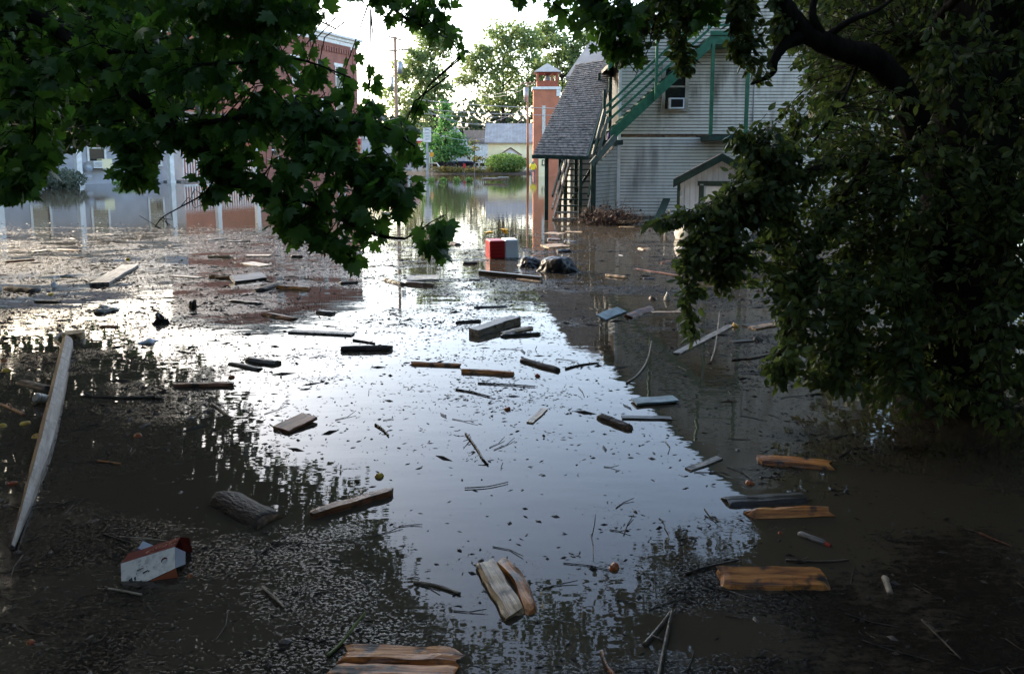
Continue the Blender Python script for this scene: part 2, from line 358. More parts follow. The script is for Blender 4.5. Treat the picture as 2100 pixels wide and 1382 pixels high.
def water_mat():
    m, t, n, l, b = newmat('flood_water')
    tc = n.new('ShaderNodeTexCoord'); at_ = n.new('ShaderNodeAttribute'); at_.attribute_name = 'scum'
    # fine break-up of the raft edge
    n1 = n.new('ShaderNodeTexNoise'); n1.inputs['Scale'].default_value = 13; n1.inputs['Detail'].default_value = 9; n1.inputs['Roughness'].default_value = .82
    mp = n.new('ShaderNodeMapping'); mp.inputs['Scale'].default_value = (.8, 1.9, 1); l.new(tc.outputs['Object'], mp.inputs[0]); l.new(mp.outputs[0], n1.inputs['Vector'])
    a1 = n.new('ShaderNodeMath'); a1.operation = 'MULTIPLY_ADD'; a1.inputs[1].default_value = .42; l.new(at_.outputs['Fac'], a1.inputs[0]); l.new(n1.outputs[0], a1.inputs[2])
    mr = n.new('ShaderNodeMapRange'); mr.inputs[1].default_value = .74; mr.inputs[2].default_value = .86; l.new(a1.outputs[0], mr.inputs[0])
    cm = n.new('ShaderNodeMixRGB'); cm.inputs[1].default_value = (.058, .046, .031, 1); cm.inputs[2].default_value = (.020, .015, .011, 1); l.new(mr.outputs[0], cm.inputs[0])
    l.new(cm.outputs[0], b.inputs['Base Color'])
    b.inputs['IOR'].default_value = 1.333
    rr = n.new('ShaderNodeMapRange'); rr.inputs[3].default_value = .015; rr.inputs[4].default_value = .08; l.new(mr.outputs[0], rr.inputs[0]); l.new(rr.outputs[0], b.inputs['Roughness'])
    # bump: long slow ripples everywhere + lumpy litter where the scum lies
    n2 = n.new('ShaderNodeTexNoise'); n2.inputs['Scale'].default_value = 1.1; n2.inputs['Detail'].default_value = 4
    mp2 = n.new('ShaderNodeMapping'); mp2.inputs['Scale'].default_value = (.8, 2.2, 1); l.new(tc.outputs['Object'], mp2.inputs[0]); l.new(mp2.outputs[0], n2.inputs['Vector'])
    b1 = n.new('ShaderNodeBump'); b1.inputs['Strength'].default_value = .10; b1.inputs['Distance'].default_value = .03; l.new(n2.outputs[0], b1.inputs['Height'])
    n3 = n.new('ShaderNodeTexNoise'); n3.inputs['Scale'].default_value = 64; n3.inputs['Detail'].default_value = 5; n3.inputs['Roughness'].default_value = .6
    mp3 = n.new('ShaderNodeMapping'); mp3.inputs['Scale'].default_value = (.8, 1.0, 1); l.new(tc.outputs['Object'], mp3.inputs[0]); l.new(mp3.outputs[0], n3.inputs['Vector'])
    pk = n.new('ShaderNodeMapRange'); pk.inputs[1].default_value = .52; pk.inputs[2].default_value = .74; l.new(n3.outputs[0], pk.inputs[0])
    hm = n.new('ShaderNodeMath'); hm.operation = 'MULTIPLY'; l.new(pk.outputs[0], hm.inputs[0]); l.new(mr.outputs[0], hm.inputs[1])
    b2 = n.new('ShaderNodeBump'); b2.inputs['Strength'].default_value = .26; b2.inputs['Distance'].default_value = .006
    l.new(hm.outputs[0], b2.inputs['Height']); l.new(b1.outputs[0], b2.inputs['Normal']); l.new(b2.outputs[0], b.inputs['Normal'])
    return m
wx = np.concatenate([[-700, -300, -120, -60, -36], np.linspace(-24, 20, 221), [32, 60, 120, 300, 700]])
wy = np.concatenate([[-60, -20, -4, 0], np.linspace(1.5, 26, 190), [28, 32, 40, 55, 75, 100, 150]])
WV = np.array([(x, y, 0.0) for y in wy for x in wx]); nx = len(wx)
WT = np.array([(j * nx + i, j * nx + i + 1, (j + 1) * nx + i + 1, (j + 1) * nx + i) for j in range(len(wy) - 1) for i in range(nx - 1)])
wme = mesh_np('water', WV, WT, water_mat())
at0 = wme.attributes.new('scum', 'FLOAT', 'POINT')
at0.data.foreach_set('value', np.array([scum(x, y) if (-30 < x < 26 and 0 < y < 27) else 0.0 for x, y, z in WV], np.float32))
wo_ = link('water', wme); wo_['kind'] = 'structure'

# ================================================================== WHITE HOUSE (right, 27 m away)
HX, HY = 3.87, 27.0
house = thing('white_house', 'stained white clapboard house with a green trimmed gable, standing in the flood at right', 'house', (HX, HY, 0))
APX, EAVE = 9.6, 5.75
def gable_top(x):
    return EAVE + (APX - HX) - abs(x - APX)
XR = 2 * APX - HX
def lap(mb, x0, x1, z0, z1, y, pitch=.118, lipo=.034):
    """lapped boards between x0(z), x1(z) on a wall facing -Y at depth y"""
    z = z0; k = 0
    while z < z1 - .01:
        zt = min(z + pitch, z1)
        a0, a1 = (x0(z), x1(z)) if callable(x0) else (x0, x1)
        b0, b1 = (x0(zt), x1(zt)) if callable(x0) else (x0, x1)
        j = lambda: 0
        o = lipo * (1 + .25 * math.sin(k * 12.9))
        zb = z + pitch * .17
        mb.face([(a0, y - o, zb), (a1, y - o, zb), (b1, y - .008, zt), (b0, y - .008, zt)])
        mb.face([(a0, y, zb), (a1, y, zb), (a1, y - o, zb), (a0, y - o, zb)])
        z = zt; k += 1
m = MB()
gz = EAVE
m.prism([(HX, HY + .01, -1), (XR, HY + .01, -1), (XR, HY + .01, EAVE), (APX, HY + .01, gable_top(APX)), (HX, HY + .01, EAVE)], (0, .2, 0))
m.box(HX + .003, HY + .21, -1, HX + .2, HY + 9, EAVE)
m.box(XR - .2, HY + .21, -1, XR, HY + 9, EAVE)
m.build('wall', MAT['dark'], house, world=True)  # dark colour paints the shadow lines seen in the gaps between siding boards
m = MB(); lap(m, HX + .1, XR - .1, -.2, 2.86, HY)
tag(m.build('siding', MAT['siding_low'], house, world=True), kind='stuff')
m = MB(); lap(m, HX + .1, XR - .1, 2.96, EAVE, HY)
lap(m, lambda z: HX + .05 + max(0, z - EAVE), lambda z: XR - .05 - max(0, z - EAVE), EAVE, gable_top(APX) - .1, HY)
tag(m.build('siding', MAT['siding'], house, world=True), kind='stuff')
MB().box(HX, HY - .012, 2.86, XR, HY, 2.96).build('belt_board', MAT['brown'], house, world=True)
MB().box(HX - .01, HY - .03, -.8, HX + .1, HY - .004, EAVE - .12).build('corner_board', MAT['white'], house, world=True)
# roof + green rakes
for s in (-1, 1):
    xe = APX + s * (APX - HX + .45); ze = EAVE - .45
    m = MB()
    y0, y1 = HY - .35, HY + 9.3
    P = [(APX, y0, gable_top(APX) + .12), (xe, y0, ze + .12), (xe, y0, ze), (APX, y0, gable_top(APX))]
    m.prism(P, (0, y1 - y0, 0)); m.build('roof', MAT['shingle'], house, world=True)
    m = MB(); P = [(APX, y0 - .04, gable_top(APX) + .16), (xe, y0 - .04, ze + .16), (xe, y0 - .04, ze - .1), (APX, y0 - .04, gable_top(APX) - .1)]
    m.prism(P, (0, .037, 0)); m.build('rake_board', MAT['green'], house, world=True)
# rear wing seen past the corner
m = MB(); m.box(2.7, 34, -1, 6.4, 40, 5.6); m.build('wing_wall', MAT['siding_moss'], house, world=True)
m = MB(); lap(m, 2.7, 6.4, 2.7, 5.6, 33.98, .12)
tag(m.build('siding', MAT['siding_low'], house, world=True), kind='stuff')
m = MB(); m.prism([(2.4, 33.3, 5.55), (6.4, 33.3, 5.55), (6.4, 33.3, 5.7), (2.4, 33.3, 5.7)], (1.8, 4, 2.6)); m.build('wing_roof', MAT['metalroof'], house, world=True)
# window
def window(px0, py0, px1, py1, Y, parent, fw=.12, world=True, midrail=True):
    a = at(px0, py1, Y); b = at(px1, py0, Y); x0, z0, x1, z1 = a.x, a.z, b.x, b.z
    fr = MB(); y = Y
    fr.box(x0, y - .07, z0, x0 + fw, y, z1).box(x1 - fw, y - .07, z0, x1, y, z1)
    fr.box(x0 + fw, y - .065, z1 - fw, x1 - fw, y, z1).box(x0 - .04, y - .1, z0 - .05, x1 + .04, y - .002, z0)
    wn = fr.build('window', MAT['trimdull'], parent, world=True)
    MB().face([(x0 + fw, y - .028, z0), (x1 - fw, y - .028, z0), (x1 - fw, y - .028, z1 - fw), (x0 + fw, y - .028, z1 - fw)]).build('pane', MAT['glass'], wn, world=True)
    zm = (z0 + z1) / 2
    if midrail: MB().box(x0 + fw, y - .05, zm - .03, x1 - fw, y - .03, zm + .03).build('sash_rail', MAT['trimdull'], wn, world=True)
    MB().box(x0 - .04, y - .11, z0 - .09, x1 + .04, y - .003, z0 - .052).build('sill', MAT['trimdull'], wn, world=True)
    return wn
window(1356, 132, 1413, 224, HY - .02, house)
a = at(1373, 223, HY - .35); b = at(1404, 201, HY - .35)
ac = thing('window_air_conditioner', 'small white framed air conditioner set in the dark window under the green stair', 'air conditioner', (a.x, HY - .35, a.z))
MB().box(a.x, HY - .35, a.z, b.x, HY - .06, b.z).build('case', MAT['whiteplastic'], ac, world=True)
MB().box(a.x + .05, HY - .36, a.z + .05, b.x - .05, HY - .352, b.z - .05).build('grille', MAT['black'], ac, world=True)
pts = [at(1553, 0, HY - .05), at(1550, 100, HY - .05), at(1546, 200, HY - .05), at(1543, 288, HY - .05)]
MB().tube(pts, .018, 6).build('cable', MAT['wire'], house, world=True)

# ================================================================== STAIRCASES
st = thing('outside_staircase', 'green painted outside stairs climbing up and across the white house wall', 'staircase', (3.0, 25.6, 0))
G, DG = MAT['green'], MAT['dgreen']
def gp(px, py, Y): return at(px, py, Y)
def post(px, pyt, pyb, Y, wd=.10, mat=None, name='post', par=None):
    p = at(px, pyt, Y); q = at(px, pyb, Y)
    o = MB().box(p.x - wd / 2, Y - wd / 2, q.z, p.x + wd / 2, Y + wd / 2, p.z).build(name, mat or G, par or st, world=True)
    return o
YF = 25.75
# upper flight
for dy in (0, 1.0):
    A = at(1250, 275, YF); B = at(1459, 82, YF)
    m = MB(); hgt = .36
    tp = [Vector((A.x, YF + dy, A.z + .12)), Vector((B.x, YF + dy, B.z + .13)), Vector((B.x, YF + dy, B.z - .28)), Vector((A.x + .06, YF + dy, A.z - .28))]
    m.prism(tp, (0, .05, 0)); m.build('stringer', G, st, world=True)
for k in range(14):
    t = (k + .6) / 14; c = A.lerp(B, t)
    MB().box(c.x - .16, YF + .052, c.z - .02, c.x + .12, YF + .998, c.z + .02).build('tread', DG, st, world=True)
for (x0, y0, x1, y1) in ((1243, 219, 1454, 20), (1243, 233, 1454, 42), (1243, 252, 1454, 61)):
    MB().beam(at(x0, y0, YF - .03), at(x1, y1, YF - .03), .04, .085).build('handrail', G if y0 > 0 else DG, st, world=True)
post(1349, 30, 205, YF - .09, .09)
# top landing
p = at(1457, 74, YF); q = at(1541, 91, YF)
LZ0, LZ1 = q.z, p.z
MB().box(p.x, YF - .003, LZ0, q.x + .05, YF + 1.2, LZ1).build('landing', G, st, world=True)
MB().box(p.x - .02, YF - .06, at(0, 73, YF).z, q.x + .06, YF - .01, at(0, 64, YF).z).build('landing_board', G, st, world=True)
for yy in (52, 38, 10):
    MB().beam(at(1457, yy, YF - .03), at(1541, yy, YF - .03), .04, .09).build('handrail', G, st, world=True)
post(1458, -40, 60, YF - .1); post(1537, -40, 60, YF - .1)
post(1463, 91.5, 278, YF + .05, .11); post(1536, 91.5, 278, YF + .05, .11)
p = at(1455, 277, YF); q = at(1542, 288, YF)
MB().box(p.x, YF - .1, q.z, q.x, HY - .03, p.z).build('deck_beam', DG, st, world=True)
# mid landing (2.8 m) and its dark box
zl = at(1250, 288, YF).z
MB().box(2.75, YF - .1, zl - .16, 3.86, 28.6, zl).build('landing', DG, st, world=True)
# big corner post with enclosure under the landing
p = at(1216, 335, 25.3)
post(1217, 333, 440, 25.3, .17, DG)
MB().beam(at(1213, 338, 25.2), at(1262, 281, 25.6), .06, .22).build('stringer', DG, st, world=True)
for (x0, y0, x1, y1) in ((1216, 318, 1240, 225), (1224, 322, 1247, 240)):
    MB().beam(at(x0, y0, 25.25), at(x1, y1, 25.5), .05, .12).build('handrail', DG, st, world=True)
post(1240, 185, 300, 25.9, .10, DG); post(1252, 160, 282, 27.5, .12, DG)
m = MB()
A = at(1221, 336, 25.4); B = at(1266, 290, 27.0)
nb = 22
for k in range(nb):
    z0 = -.2 + k * .13; z1 = z0 + .13
    def xr(z): return 0
    # slanted top: clip start of board along the wall
    t = max(0, min(1, (z1 - A.z) / (B.z - A.z)))
    if t >= 1: break
    P0 = Vector((A.x, 25.45, 0)).lerp(Vector((HX - .02, 27.0, 0)), t); P1 = Vector((HX - .02, 27.0, 0))
    nrm = Vector((-.95, -.3, 0)).normalized() * -.02
    o = (P1 - P0).cross(Vector((0, 0, 1))).normalized() * .022
    z0 += .022
    m.face([P0 + o + Vector((0, 0, z0)), P1 + o + Vector((0, 0, z0)), P1 + Vector((0, 0, z1)), P0 + Vector((0, 0, z1))])
    m.face([P0 + Vector((0, 0, z0)), P1 + Vector((0, 0, z0)), P1 + o + Vector((0, 0, z0)), P0 + o + Vector((0, 0, z0))])
m.prism([(A.x, 25.46, -.3), (HX - .02, 27.01, -.3), (HX - .02, 27.01, B.z - .12), (A.x, 25.46, A.z - .1)], (-.03, .02, 0), 1)  # dark backing sheet, painted shade for the gaps between these boards
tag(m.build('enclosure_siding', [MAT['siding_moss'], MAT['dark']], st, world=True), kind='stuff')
# lower flight, climbing away from the viewer
A0 = W(1163, 447); A0 = Vector((1.98, 25.1, -.15)); A1 = Vector((3.05, 28.7, zl))
nt_ = 14
wdt = 1.05
for k in range(nt_):
    t = k / nt_; c = A0.lerp(A1, t); c.z += .19
    MB().box(c.x - wdt / 2, c.y - .14, c.z - .025, c.x + wdt / 2, c.y + .12, c.z + .025).build('tread', MAT['greywood'] if k < 2 else DG, st, world=True)
for s in (-1, 1):
    MB().beam(A0 + Vector((s * (wdt / 2 + .03), 0, .1)), A1 + Vector((s * (wdt / 2 + .03), 0, .1)), .05, .26).build('stringer', DG if s > 0 else MAT['greywood'], st, world=True)
    for hh in (.55, .98):
        MB().beam(A0 + Vector((s * (wdt / 2 + .08), -.2, hh)), A1 + Vector((s * (wdt / 2 + .08), 0, hh)), .05, .10).build('handrail', DG if hh > .6 else MAT['greywood'], st, world=True)
# shingled roof over the lower flight
ER = [at(1093, 318, 24.6), at(1202, 321, 24.6), at(1262, 119, 29.4), at(1181, 132, 29.4)]
up = (ER[3] - ER[0]); nrm = (ER[1] - ER[0]).cross(up).normalized()
m = MB(); m.prism([p - nrm * .03 for p in ER], tuple(nrm * -.10)); m.build('stair_roof', DG, st, world=True)
m = MB(); rows = 42
for r in range(rows):
    t0, t1 = r / rows, (r + 1.12) / rows
    L0, R0 = ER[0].lerp(ER[3], t0), ER[1].lerp(ER[2], t0); L1, R1 = ER[0].lerp(ER[3], min(t1, 1)), ER[1].lerp(ER[2], min(t1, 1))
    n = 11; off = rnd.random() * .8
    for c in range(-1, n + 1):
        u0 = max(0, min(1, (c + off) / n)); u1 = max(0, min(1, (c + 1 + off) / n - .004))
        if u1 - u0 < .01: continue
        h = nrm * (.016 + .012 * rnd.random())
        a, b_, c_, d_ = L0.lerp(R0, u0) + h, L0.lerp(R0, u1) + h, L1.lerp(R1, u1) + nrm * .002, L1.lerp(R1, u0) + nrm * .002
        m.face([a, b_, c_, d_]); m.face([L0.lerp(R0, u0), L0.lerp(R0, u1), b_, a])
tag(m.build('shingles', MAT['shingle'], st, world=True), kind='stuff')
MB().beam(ER[0] + Vector((-.04, -.05, -.06)), ER[1] + Vector((.04, -.05, -.06)), .05, .12).build('eave_board', DG, st, world=True)
MB().beam(ER[1] + Vector((.05, 0, -.05)), ER[2] + Vector((.05, 0, -.05)), .05, .16).build('eave_board', DG, st, world=True)
post(1121, 322, 452, 24.8, .13, DG); post(1191, 322, 452, 24.8, .11, DG)
post(1148, 326, 440, 26.4, .10, DG); post(1229, 150, 300, 28.2, .10, DG)
post(1160, 326, 440, 27.6, .14, DG); post(1181, 326, 440, 27.9, .12, DG)
MB().beam((2.2, 28, .4), (3.4, 28, 2.3), .06, .1).build('brace', DG, st, world=True)
# bundles left on the mid landing
lb = at(1256, 262, 26.6)
m = MB()
for k in range(7):
    a = k / 6; m.tube([(lb.x - .12 + .04 * k, 26.6 + .03 * (k % 2), zl), (lb.x - .10 + .035 * k, 26.6, zl + .3 + .1 * math.sin(k))], [.08, .06], 8)
tag(m.build('clothes_bundle', MAT['purple'], smooth=True, loc=(lb.x, 26.6, zl)), 'small purple heap of clothing on the stair landing by the white corner board', 'clothing')

# ================================================================== SHED
SY = 22.4
sx0 = at(1399, 420, SY).x; sxm = at(1486, 320, SY).x; sx1 = 2 * sxm - sx0; sze = at(1399, 371, SY).z; sza = at(1486, 324, SY).z
shed = thing('garden_shed', 'small white plank shed with dark green trim in front of the house', 'shed', (sxm, SY + 1.1, 0))
nbd = 15; bw = (sx1 - sx0) / nbd
for k in range(nbd):
    xa = sx0 + k * bw; xb = xa + bw - .014; f = lambda x: sza - abs(x - sxm) / (sxm - sx0) * (sza - sze)
    P = [(xa, SY, -.6), (xb, SY, -.6), (xb, SY, f(xb)), (xa, SY, f(xa))]
    if xa < sxm < xb: P = [(xa, SY, -.6), (xb, SY, -.6), (xb, SY, f(xb)), (sxm, SY, sza), (xa, SY, f(xa))]
    MB().prism(P, (0, .025, 0)).build('board', MAT['shedboard'], shed, world=True)
m = MB(); m.prism([(sx0, SY + .03, -.6), (sx1, SY + .03, -.6), (sx1, SY + .03, sze), (sxm, SY + .03, sza), (sx0, SY + .03, sze)], (0, .03, 0))
m.box(sx0, SY + .061, -.6, sx0 + .05, SY + 2.4, sze).box(sx1 - .05, SY + .061, -.6, sx1, SY + 2.4, sze); m.build('wall', MAT['greyclap'], shed, world=True)
for s in (-1, 1):
    hw = (sxm - sx0) * 1.14; dz = (sza - sze) * 1.14
    P = [(sxm, SY - .25, sza + .14), (sxm + s * hw, SY - .25, sza - dz + .14), (sxm + s * hw, SY - .25, sza - dz + .06), (sxm, SY - .25, sza + .06)]
    MB().prism(P, (0, 2.9, 0)).build('roof', MAT['dkroof'], shed, world=True)
    P = [(sxm, SY - .29, sza + .12), (sxm + s * hw, SY - .29, sza - dz + .12), (sxm + s * hw, SY - .29, sza - dz - .12), (sxm, SY - .29, sza - .10)]
    MB().prism(P, (0, .035, 0)).build('rake_board', DG, shed, world=True)
MB().box(sx0 - .06, SY - .03, -.5, sx0 + .03, SY - .003, sze).build('corner_post', DG, shed, world=True)
def shed_bar(x0, y0, x1, y1, name='door_trim', mat=None, d=.03, par=None):
    a = at(x0, y1, SY); b = at(x1, y0, SY); return MB().box(a.x, SY - d, a.z, b.x, SY - .004, b.z).build(name, mat or DG, par or shed, world=True)
shed_bar(1437, 372, 1560, 382); shed_bar(1437, 382, 1450, 470); shed_bar(1483, 382, 1493, 470); shed_bar(1540, 382, 1552, 470)
dr = shed_bar(1451, 383, 1482, 470, 'door', MAT['white'], .02)
shed_bar(1442, 378, 1449, 381, 'hinge', MAT['steel'], .045, dr)

shed.rotation_euler.z = rad(-15); shed.location.x += .22
# ================================================================== PROPANE TANK
tk = thing('propane_tank', 'white round-ended propane tank floating beside the shed behind the leaves', 'tank', (5.3, 19.8, 0))
c0 = at(1392, 474, 19.2); c0.z = .18; dirv = Vector((.86, .5, .04)).normalized(); R = .40
pts, rs = [], []
for k in range(9):
    a = k / 8 * math.pi / 2; pts.append(c0 + dirv * (R * .8 * (1 - math.cos(a)) - R * .8 + R * .8)); rs.append(max(.01, R * math.sin(a)))
pts.append(c0 + dirv * 2.3); rs.append(R)
for k in range(1, 9):
    a = k / 8 * math.pi / 2; pts.append(c0 + dirv * (2.3 + R * .8 * math.sin(a))); rs.append(max(.01, R * math.cos(a)))
MB().tube(pts, rs, 28).build('shell', MAT['tank'], tk, smooth=True, world=True)
b0 = at(1363, 495, 19.0)
MB().tube([b0, b0 + Vector((.0, 0, .42)), b0 + Vector((.25, .1, .36))], .022, 8).build('bracket', MAT['white'], tk, smooth=True, world=True)
MB().tube([c0 + dirv * 1.1 + Vector((0, 0, R - .02)), c0 + dirv * 1.1 + Vector((0, 0, R + .18))], [.17, .17], 16).build('valve_cover', MAT['tank'], tk, world=True)
c1 = W(1400, 512, .05)
MB().tube([c1 + Vector((-.14 + .28 * k / 6, 0, 0)) for k in range(7)], [.01, .1, .14, .15, .14, .1, .01], 14).build('buoy', MAT['foam'], None, True, loc=tuple(c1))
tag(bpy.data.objects['buoy'], 'small rounded white float on the water just in front of the propane tank', 'float')

# ================================================================== GREY PORCH HOUSE (left)
gh = thing('grey_porch_house', 'grey clapboard house with tall white porch columns rising from the flood at left', 'house', (-34.2, 53.3, 0), math.atan2(.87, .49))
ghM = Matrix.Translation(gh.location) @ Matrix.Rotation(math.atan2(.87, .49), 4, 'Z')
def s_for(px, off):    # distance along the wall line (offset towards the viewer) that lies behind picture column px
    k = (px - CX) / F / math.cos(TH); best = None
    for i in range(-600, 900):
        s = i * .05; p = ghM @ Vector((s, -off, 0))
        if p.y < 5: continue
        e = abs(p.x - k * (p.y * math.cos(TH) + H * math.sin(TH)))
        if best is None or e < best[0]: best = (e, s)
    return best[1]
sw = s_for(383, 0)
m = MB(); m.box(-24, .02, -1, sw, 9, 7.6); m.build('wall', MAT['greyclap'], gh)
m = MB(); lap(m, -24, sw, .0, 7.6, 0, .13, .03)
tag(m.build('clapboards', MAT['greyclap'], gh), kind='stuff')
def gwin(px, wd, z0, z1, off=0.0, par=gh):
    s = s_for(px, 0); x0, x1 = s - wd / 2, s + wd / 2; y = -.03
    fr = MB().box(x0, y - .08, z0, x0 + .16, y, z1).box(x1 - .16, y - .08, z0, x1, y, z1).box(x0 + .16, y - .075, z1 - .16, x1 - .16, y, z1).box(x0 - .03, y - .12, z0 - .14, x1 + .03, y - .002, z0)
    wn = fr.build('window', MAT['white'], par)
    MB().face([(x0 + .16, y - .03, z0), (x1 - .16, y - .03, z0), (x1 - .16, y - .03, z1 - .16), (x0 + .16, y - .03, z1 - .16)]).build('pane', MAT['glass'], wn)
    MB().box(x0 + .16, y - .06, (z0 + z1) / 2 - .04, x1 - .16, y - .032, (z0 + z1) / 2 + .04).build('sash_rail', MAT['white'], wn)
for px in (-60, 86, 207, 323): gwin(px, 1.5, 1.45, 4.1)
for px in (86, 207, 323): gwin(px, 1.3, 5.2, 7.0)
for px in (-140, 3, 170, 357, 450, 530):
    s = s_for(px, 2.0)
    m = MB().box(s - .19, -2.19, -.9, s + .19, -1.81, 4.7).box(s - .25, -2.25, 4.55, s + .25, -1.75, 4.72).box(s - .25, -2.25, .0, s + .25, -1.75, .18)
    m.build('porch_column', MAT['white'], gh)
s3, s4 = s_for(-200, 2), s_for(560, 2)
MB().box(s3, -2.3, 4.725, s4, -1.7, 5.05).build('porch_beam', MAT['white'], gh)
MB().prism([(s3, -2.6, 5.06), (s3, 2 if sw > 99 else -.06, 5.9), (s3, -.06, 6.0), (s3, -2.6, 5.16)], (s4 - s3, 0, 0)).build('porch_roof', MAT['dkroof'], gh)
MB().box(-25, -.5, 7.6, sw + .6, 9.5, 7.8).build('eave', MAT['white'], gh)
MB().prism([(-25, -.5, 7.81), (-25, 9.5, 7.81), (-25, 4.5, 10.5)], (sw + 25.6, 0, 0)).build('roof', MAT['dkroof'], gh)
sa, sb = s_for(382, 1.9), s_for(532, 1.9)
m = MB(); n = int((sb - sa) / .26)
for k in range(n): m.box(sa + k * .26, -1.93, .35, sa + k * .26 + .09, -1.88, 2.25)
tag(m.build('railing_slats', MAT['white'], gh), kind='stuff')
MB().box(sa, -1.96, 2.25, sb, -1.85, 2.4).build('railing_cap', MAT['white'], gh)
MB().box(sa, -1.96, .2, sb, -1.85, .35).build('railing_base', MAT['white'], gh)
MB().box(sw - 2, -2.3, -.6, sb, -.04, .12).build('porch_floor', MAT['greywood'], gh)
# AC and satellite dish on it
a = s_for(208, 0); pA = ghM @ Vector((a, -.1, 0)); acm = thing('window_air_conditioner', 'pale air conditioner jutting from the grey clapboard wall below a window', 'air conditioner', pA, gh.rotation_euler.z)
MB().box(-.75, -.75, 1.25, -.05, -.0, 1.8).build('case', MAT['white'], acm)
MB().box(-.05, -.7, 1.2, .75, -.02, 1.95).build('side_panel', MAT['cream'], acm)
MB().box(-.68, -.77, 1.32, -.12, -.755, 1.72).build('grille', MAT['steel'], acm)
sdh = thing('satellite_dish', 'grey satellite dish fixed beside the first white column of the grey house', 'satellite dish', ghM @ Vector((s_for(182, .2), -.3, 0)), gh.rotation_euler.z)
pts, rs = [], []
m = MB(); c = Vector((0, -.25, 1.3)); dv = Vector((.15, -.9, .35)).normalized()
for k in range(6): pts.append(c + dv * (k * k * .006)); rs.append(max(.01, .075 * k))
m.tube(pts, rs, 20, caps=False); m.build('dish', MAT['steel'], sdh, smooth=True)
MB().tube([(0, .2, 1.0), (0, -.2, 1.05), (0, -.25, 1.3)], .03, 6).build('arm', MAT['steel'], sdh)
MB().box(-.2, -.3, .55, .3, .1, .75).build('junction_box', MAT['greyclap'], sdh)

# ================================================================== BRICK BUILDING (left centre)
C = Vector((-17.7, 85, 0)); ang = math.atan2(.922, .387)
bb = thing('brick_building', 'tall old red brick building with white cornice behind the maple leaves', 'building', C, ang)
MB().box(-16.5, 0, -1, 0, 12, 14.2).build('wall', MAT['brick'], bb)
MB().box(-16.8, -.35, 14.62, .35, 12.2, 14.95).box(-17, -.6, 14.952, .6, 12.4, 15.2).box(-16.7, -.2, 14.2, .2, 12.1, 14.618).build('cornice', MAT['white'], bb)
m = MB(); k = 0
x = -16.5
while x < -.2:
    m.box(x, -.16, 13.3, x + .22, -.003, 13.8); x += .44
for q in range(3): m.box(-16.5, -.1 - .04 * q, 13.802 + q * .13, .003, -.003, 13.93 + q * .13)
for q in (-.35, -7.5, -15): m.box(q - .35, -.09, -1, q + .35, -.004, 13.29)
tag(m.build('corbelled_bricks', MAT['brick'], bb), kind='stuff')
for q in (-1.3, -8.3, -15.7): MB().box(q, -.22, 13.9, q + .22, -.165, 14.19).build('bracket', MAT['white'], bb)
for zr in (1.6, 5.6, 9.6):
    for q in range(4):
        x = -3.4 - q * 3.6
        wn = MB().box(x - .6, -.05, zr, x - .5, -.003, zr + 2.3).box(x + .5, -.05, zr, x + .6, -.003, zr + 2.3).box(x - .5, -.045, zr + 2.2, x + .5, -.003, zr + 2.3).box(x - .5, -.045, zr + 1.1, x + .5, -.003, zr + 1.2).build('window', MAT['white'], bb)
        MB().face([(x - .5, -.012, zr), (x + .5, -.012, zr), (x + .5, -.012, zr + 2.2), (x - .5, -.012, zr + 2.2)]).build('pane', MAT['glass'], wn)
        MB().box(x - .8, -.14, zr - .22, x + .8, -.002, zr).build('sill', MAT['white'], wn)
        MB().box(x - .8, -.08, zr + 2.3, x + .8, -.002, zr + 2.6).build('lintel', MAT['white'], wn)

# ================================================================== distant street
def bld(name, label, cat, px0, px1, pyt, Y, depth, mat, z0=-.8):
    a = at(px0, pyt, Y); b = at(px1, pyt, Y)
    t = thing(name, label, cat, ((a.x + b.x) / 2, Y, 0))
    MB().box(a.x, Y, z0, b.x, Y + depth, a.z).build('wall', mat, t, world=True)
    return t, a.x, b.x, a.z
gs, x0, x1, z1 = bld('filling_station', 'white filling station with a red stripe glimpsed through the maple leaves', 'building', 757, 868, 283, 104, 8, MAT['white'])
MB().box(x0 - .3, 103.6, z1 - .9, x1 + .3, 103.97, z1 - .45).build('fascia_stripe', MAT['redplastic'], gs, world=True)
for k in range(4):
    xa = x0 + .8 + k * (x1 - x0 - 1) / 4
    wn = MB().box(xa, 103.92, .5, xa + 1.3, 103.99, 2.6).build('window', MAT['steel'], gs, world=True)
    MB().box(xa + .12, 103.9, .6, xa + 1.18, 103.918, 2.5).build('pane', MAT['glass'], wn, world=True)
g2, x0, x1, z1 = bld('grey_shop', 'flat pale grey shop wall just right of the brick building', 'building', 700, 742, 285, 96, 10, MAT['greyclap'])
MB().box(x0 - .2, 95.6, z1, x1 + .2, 106, z1 + .35).build('roof', MAT['white'], g2, world=True)
MB().box(x0 + .4, 95.93, .3, x1 - 1.2, 95.99, 2.1).build('shutter', MAT['steel'], g2, world=True)
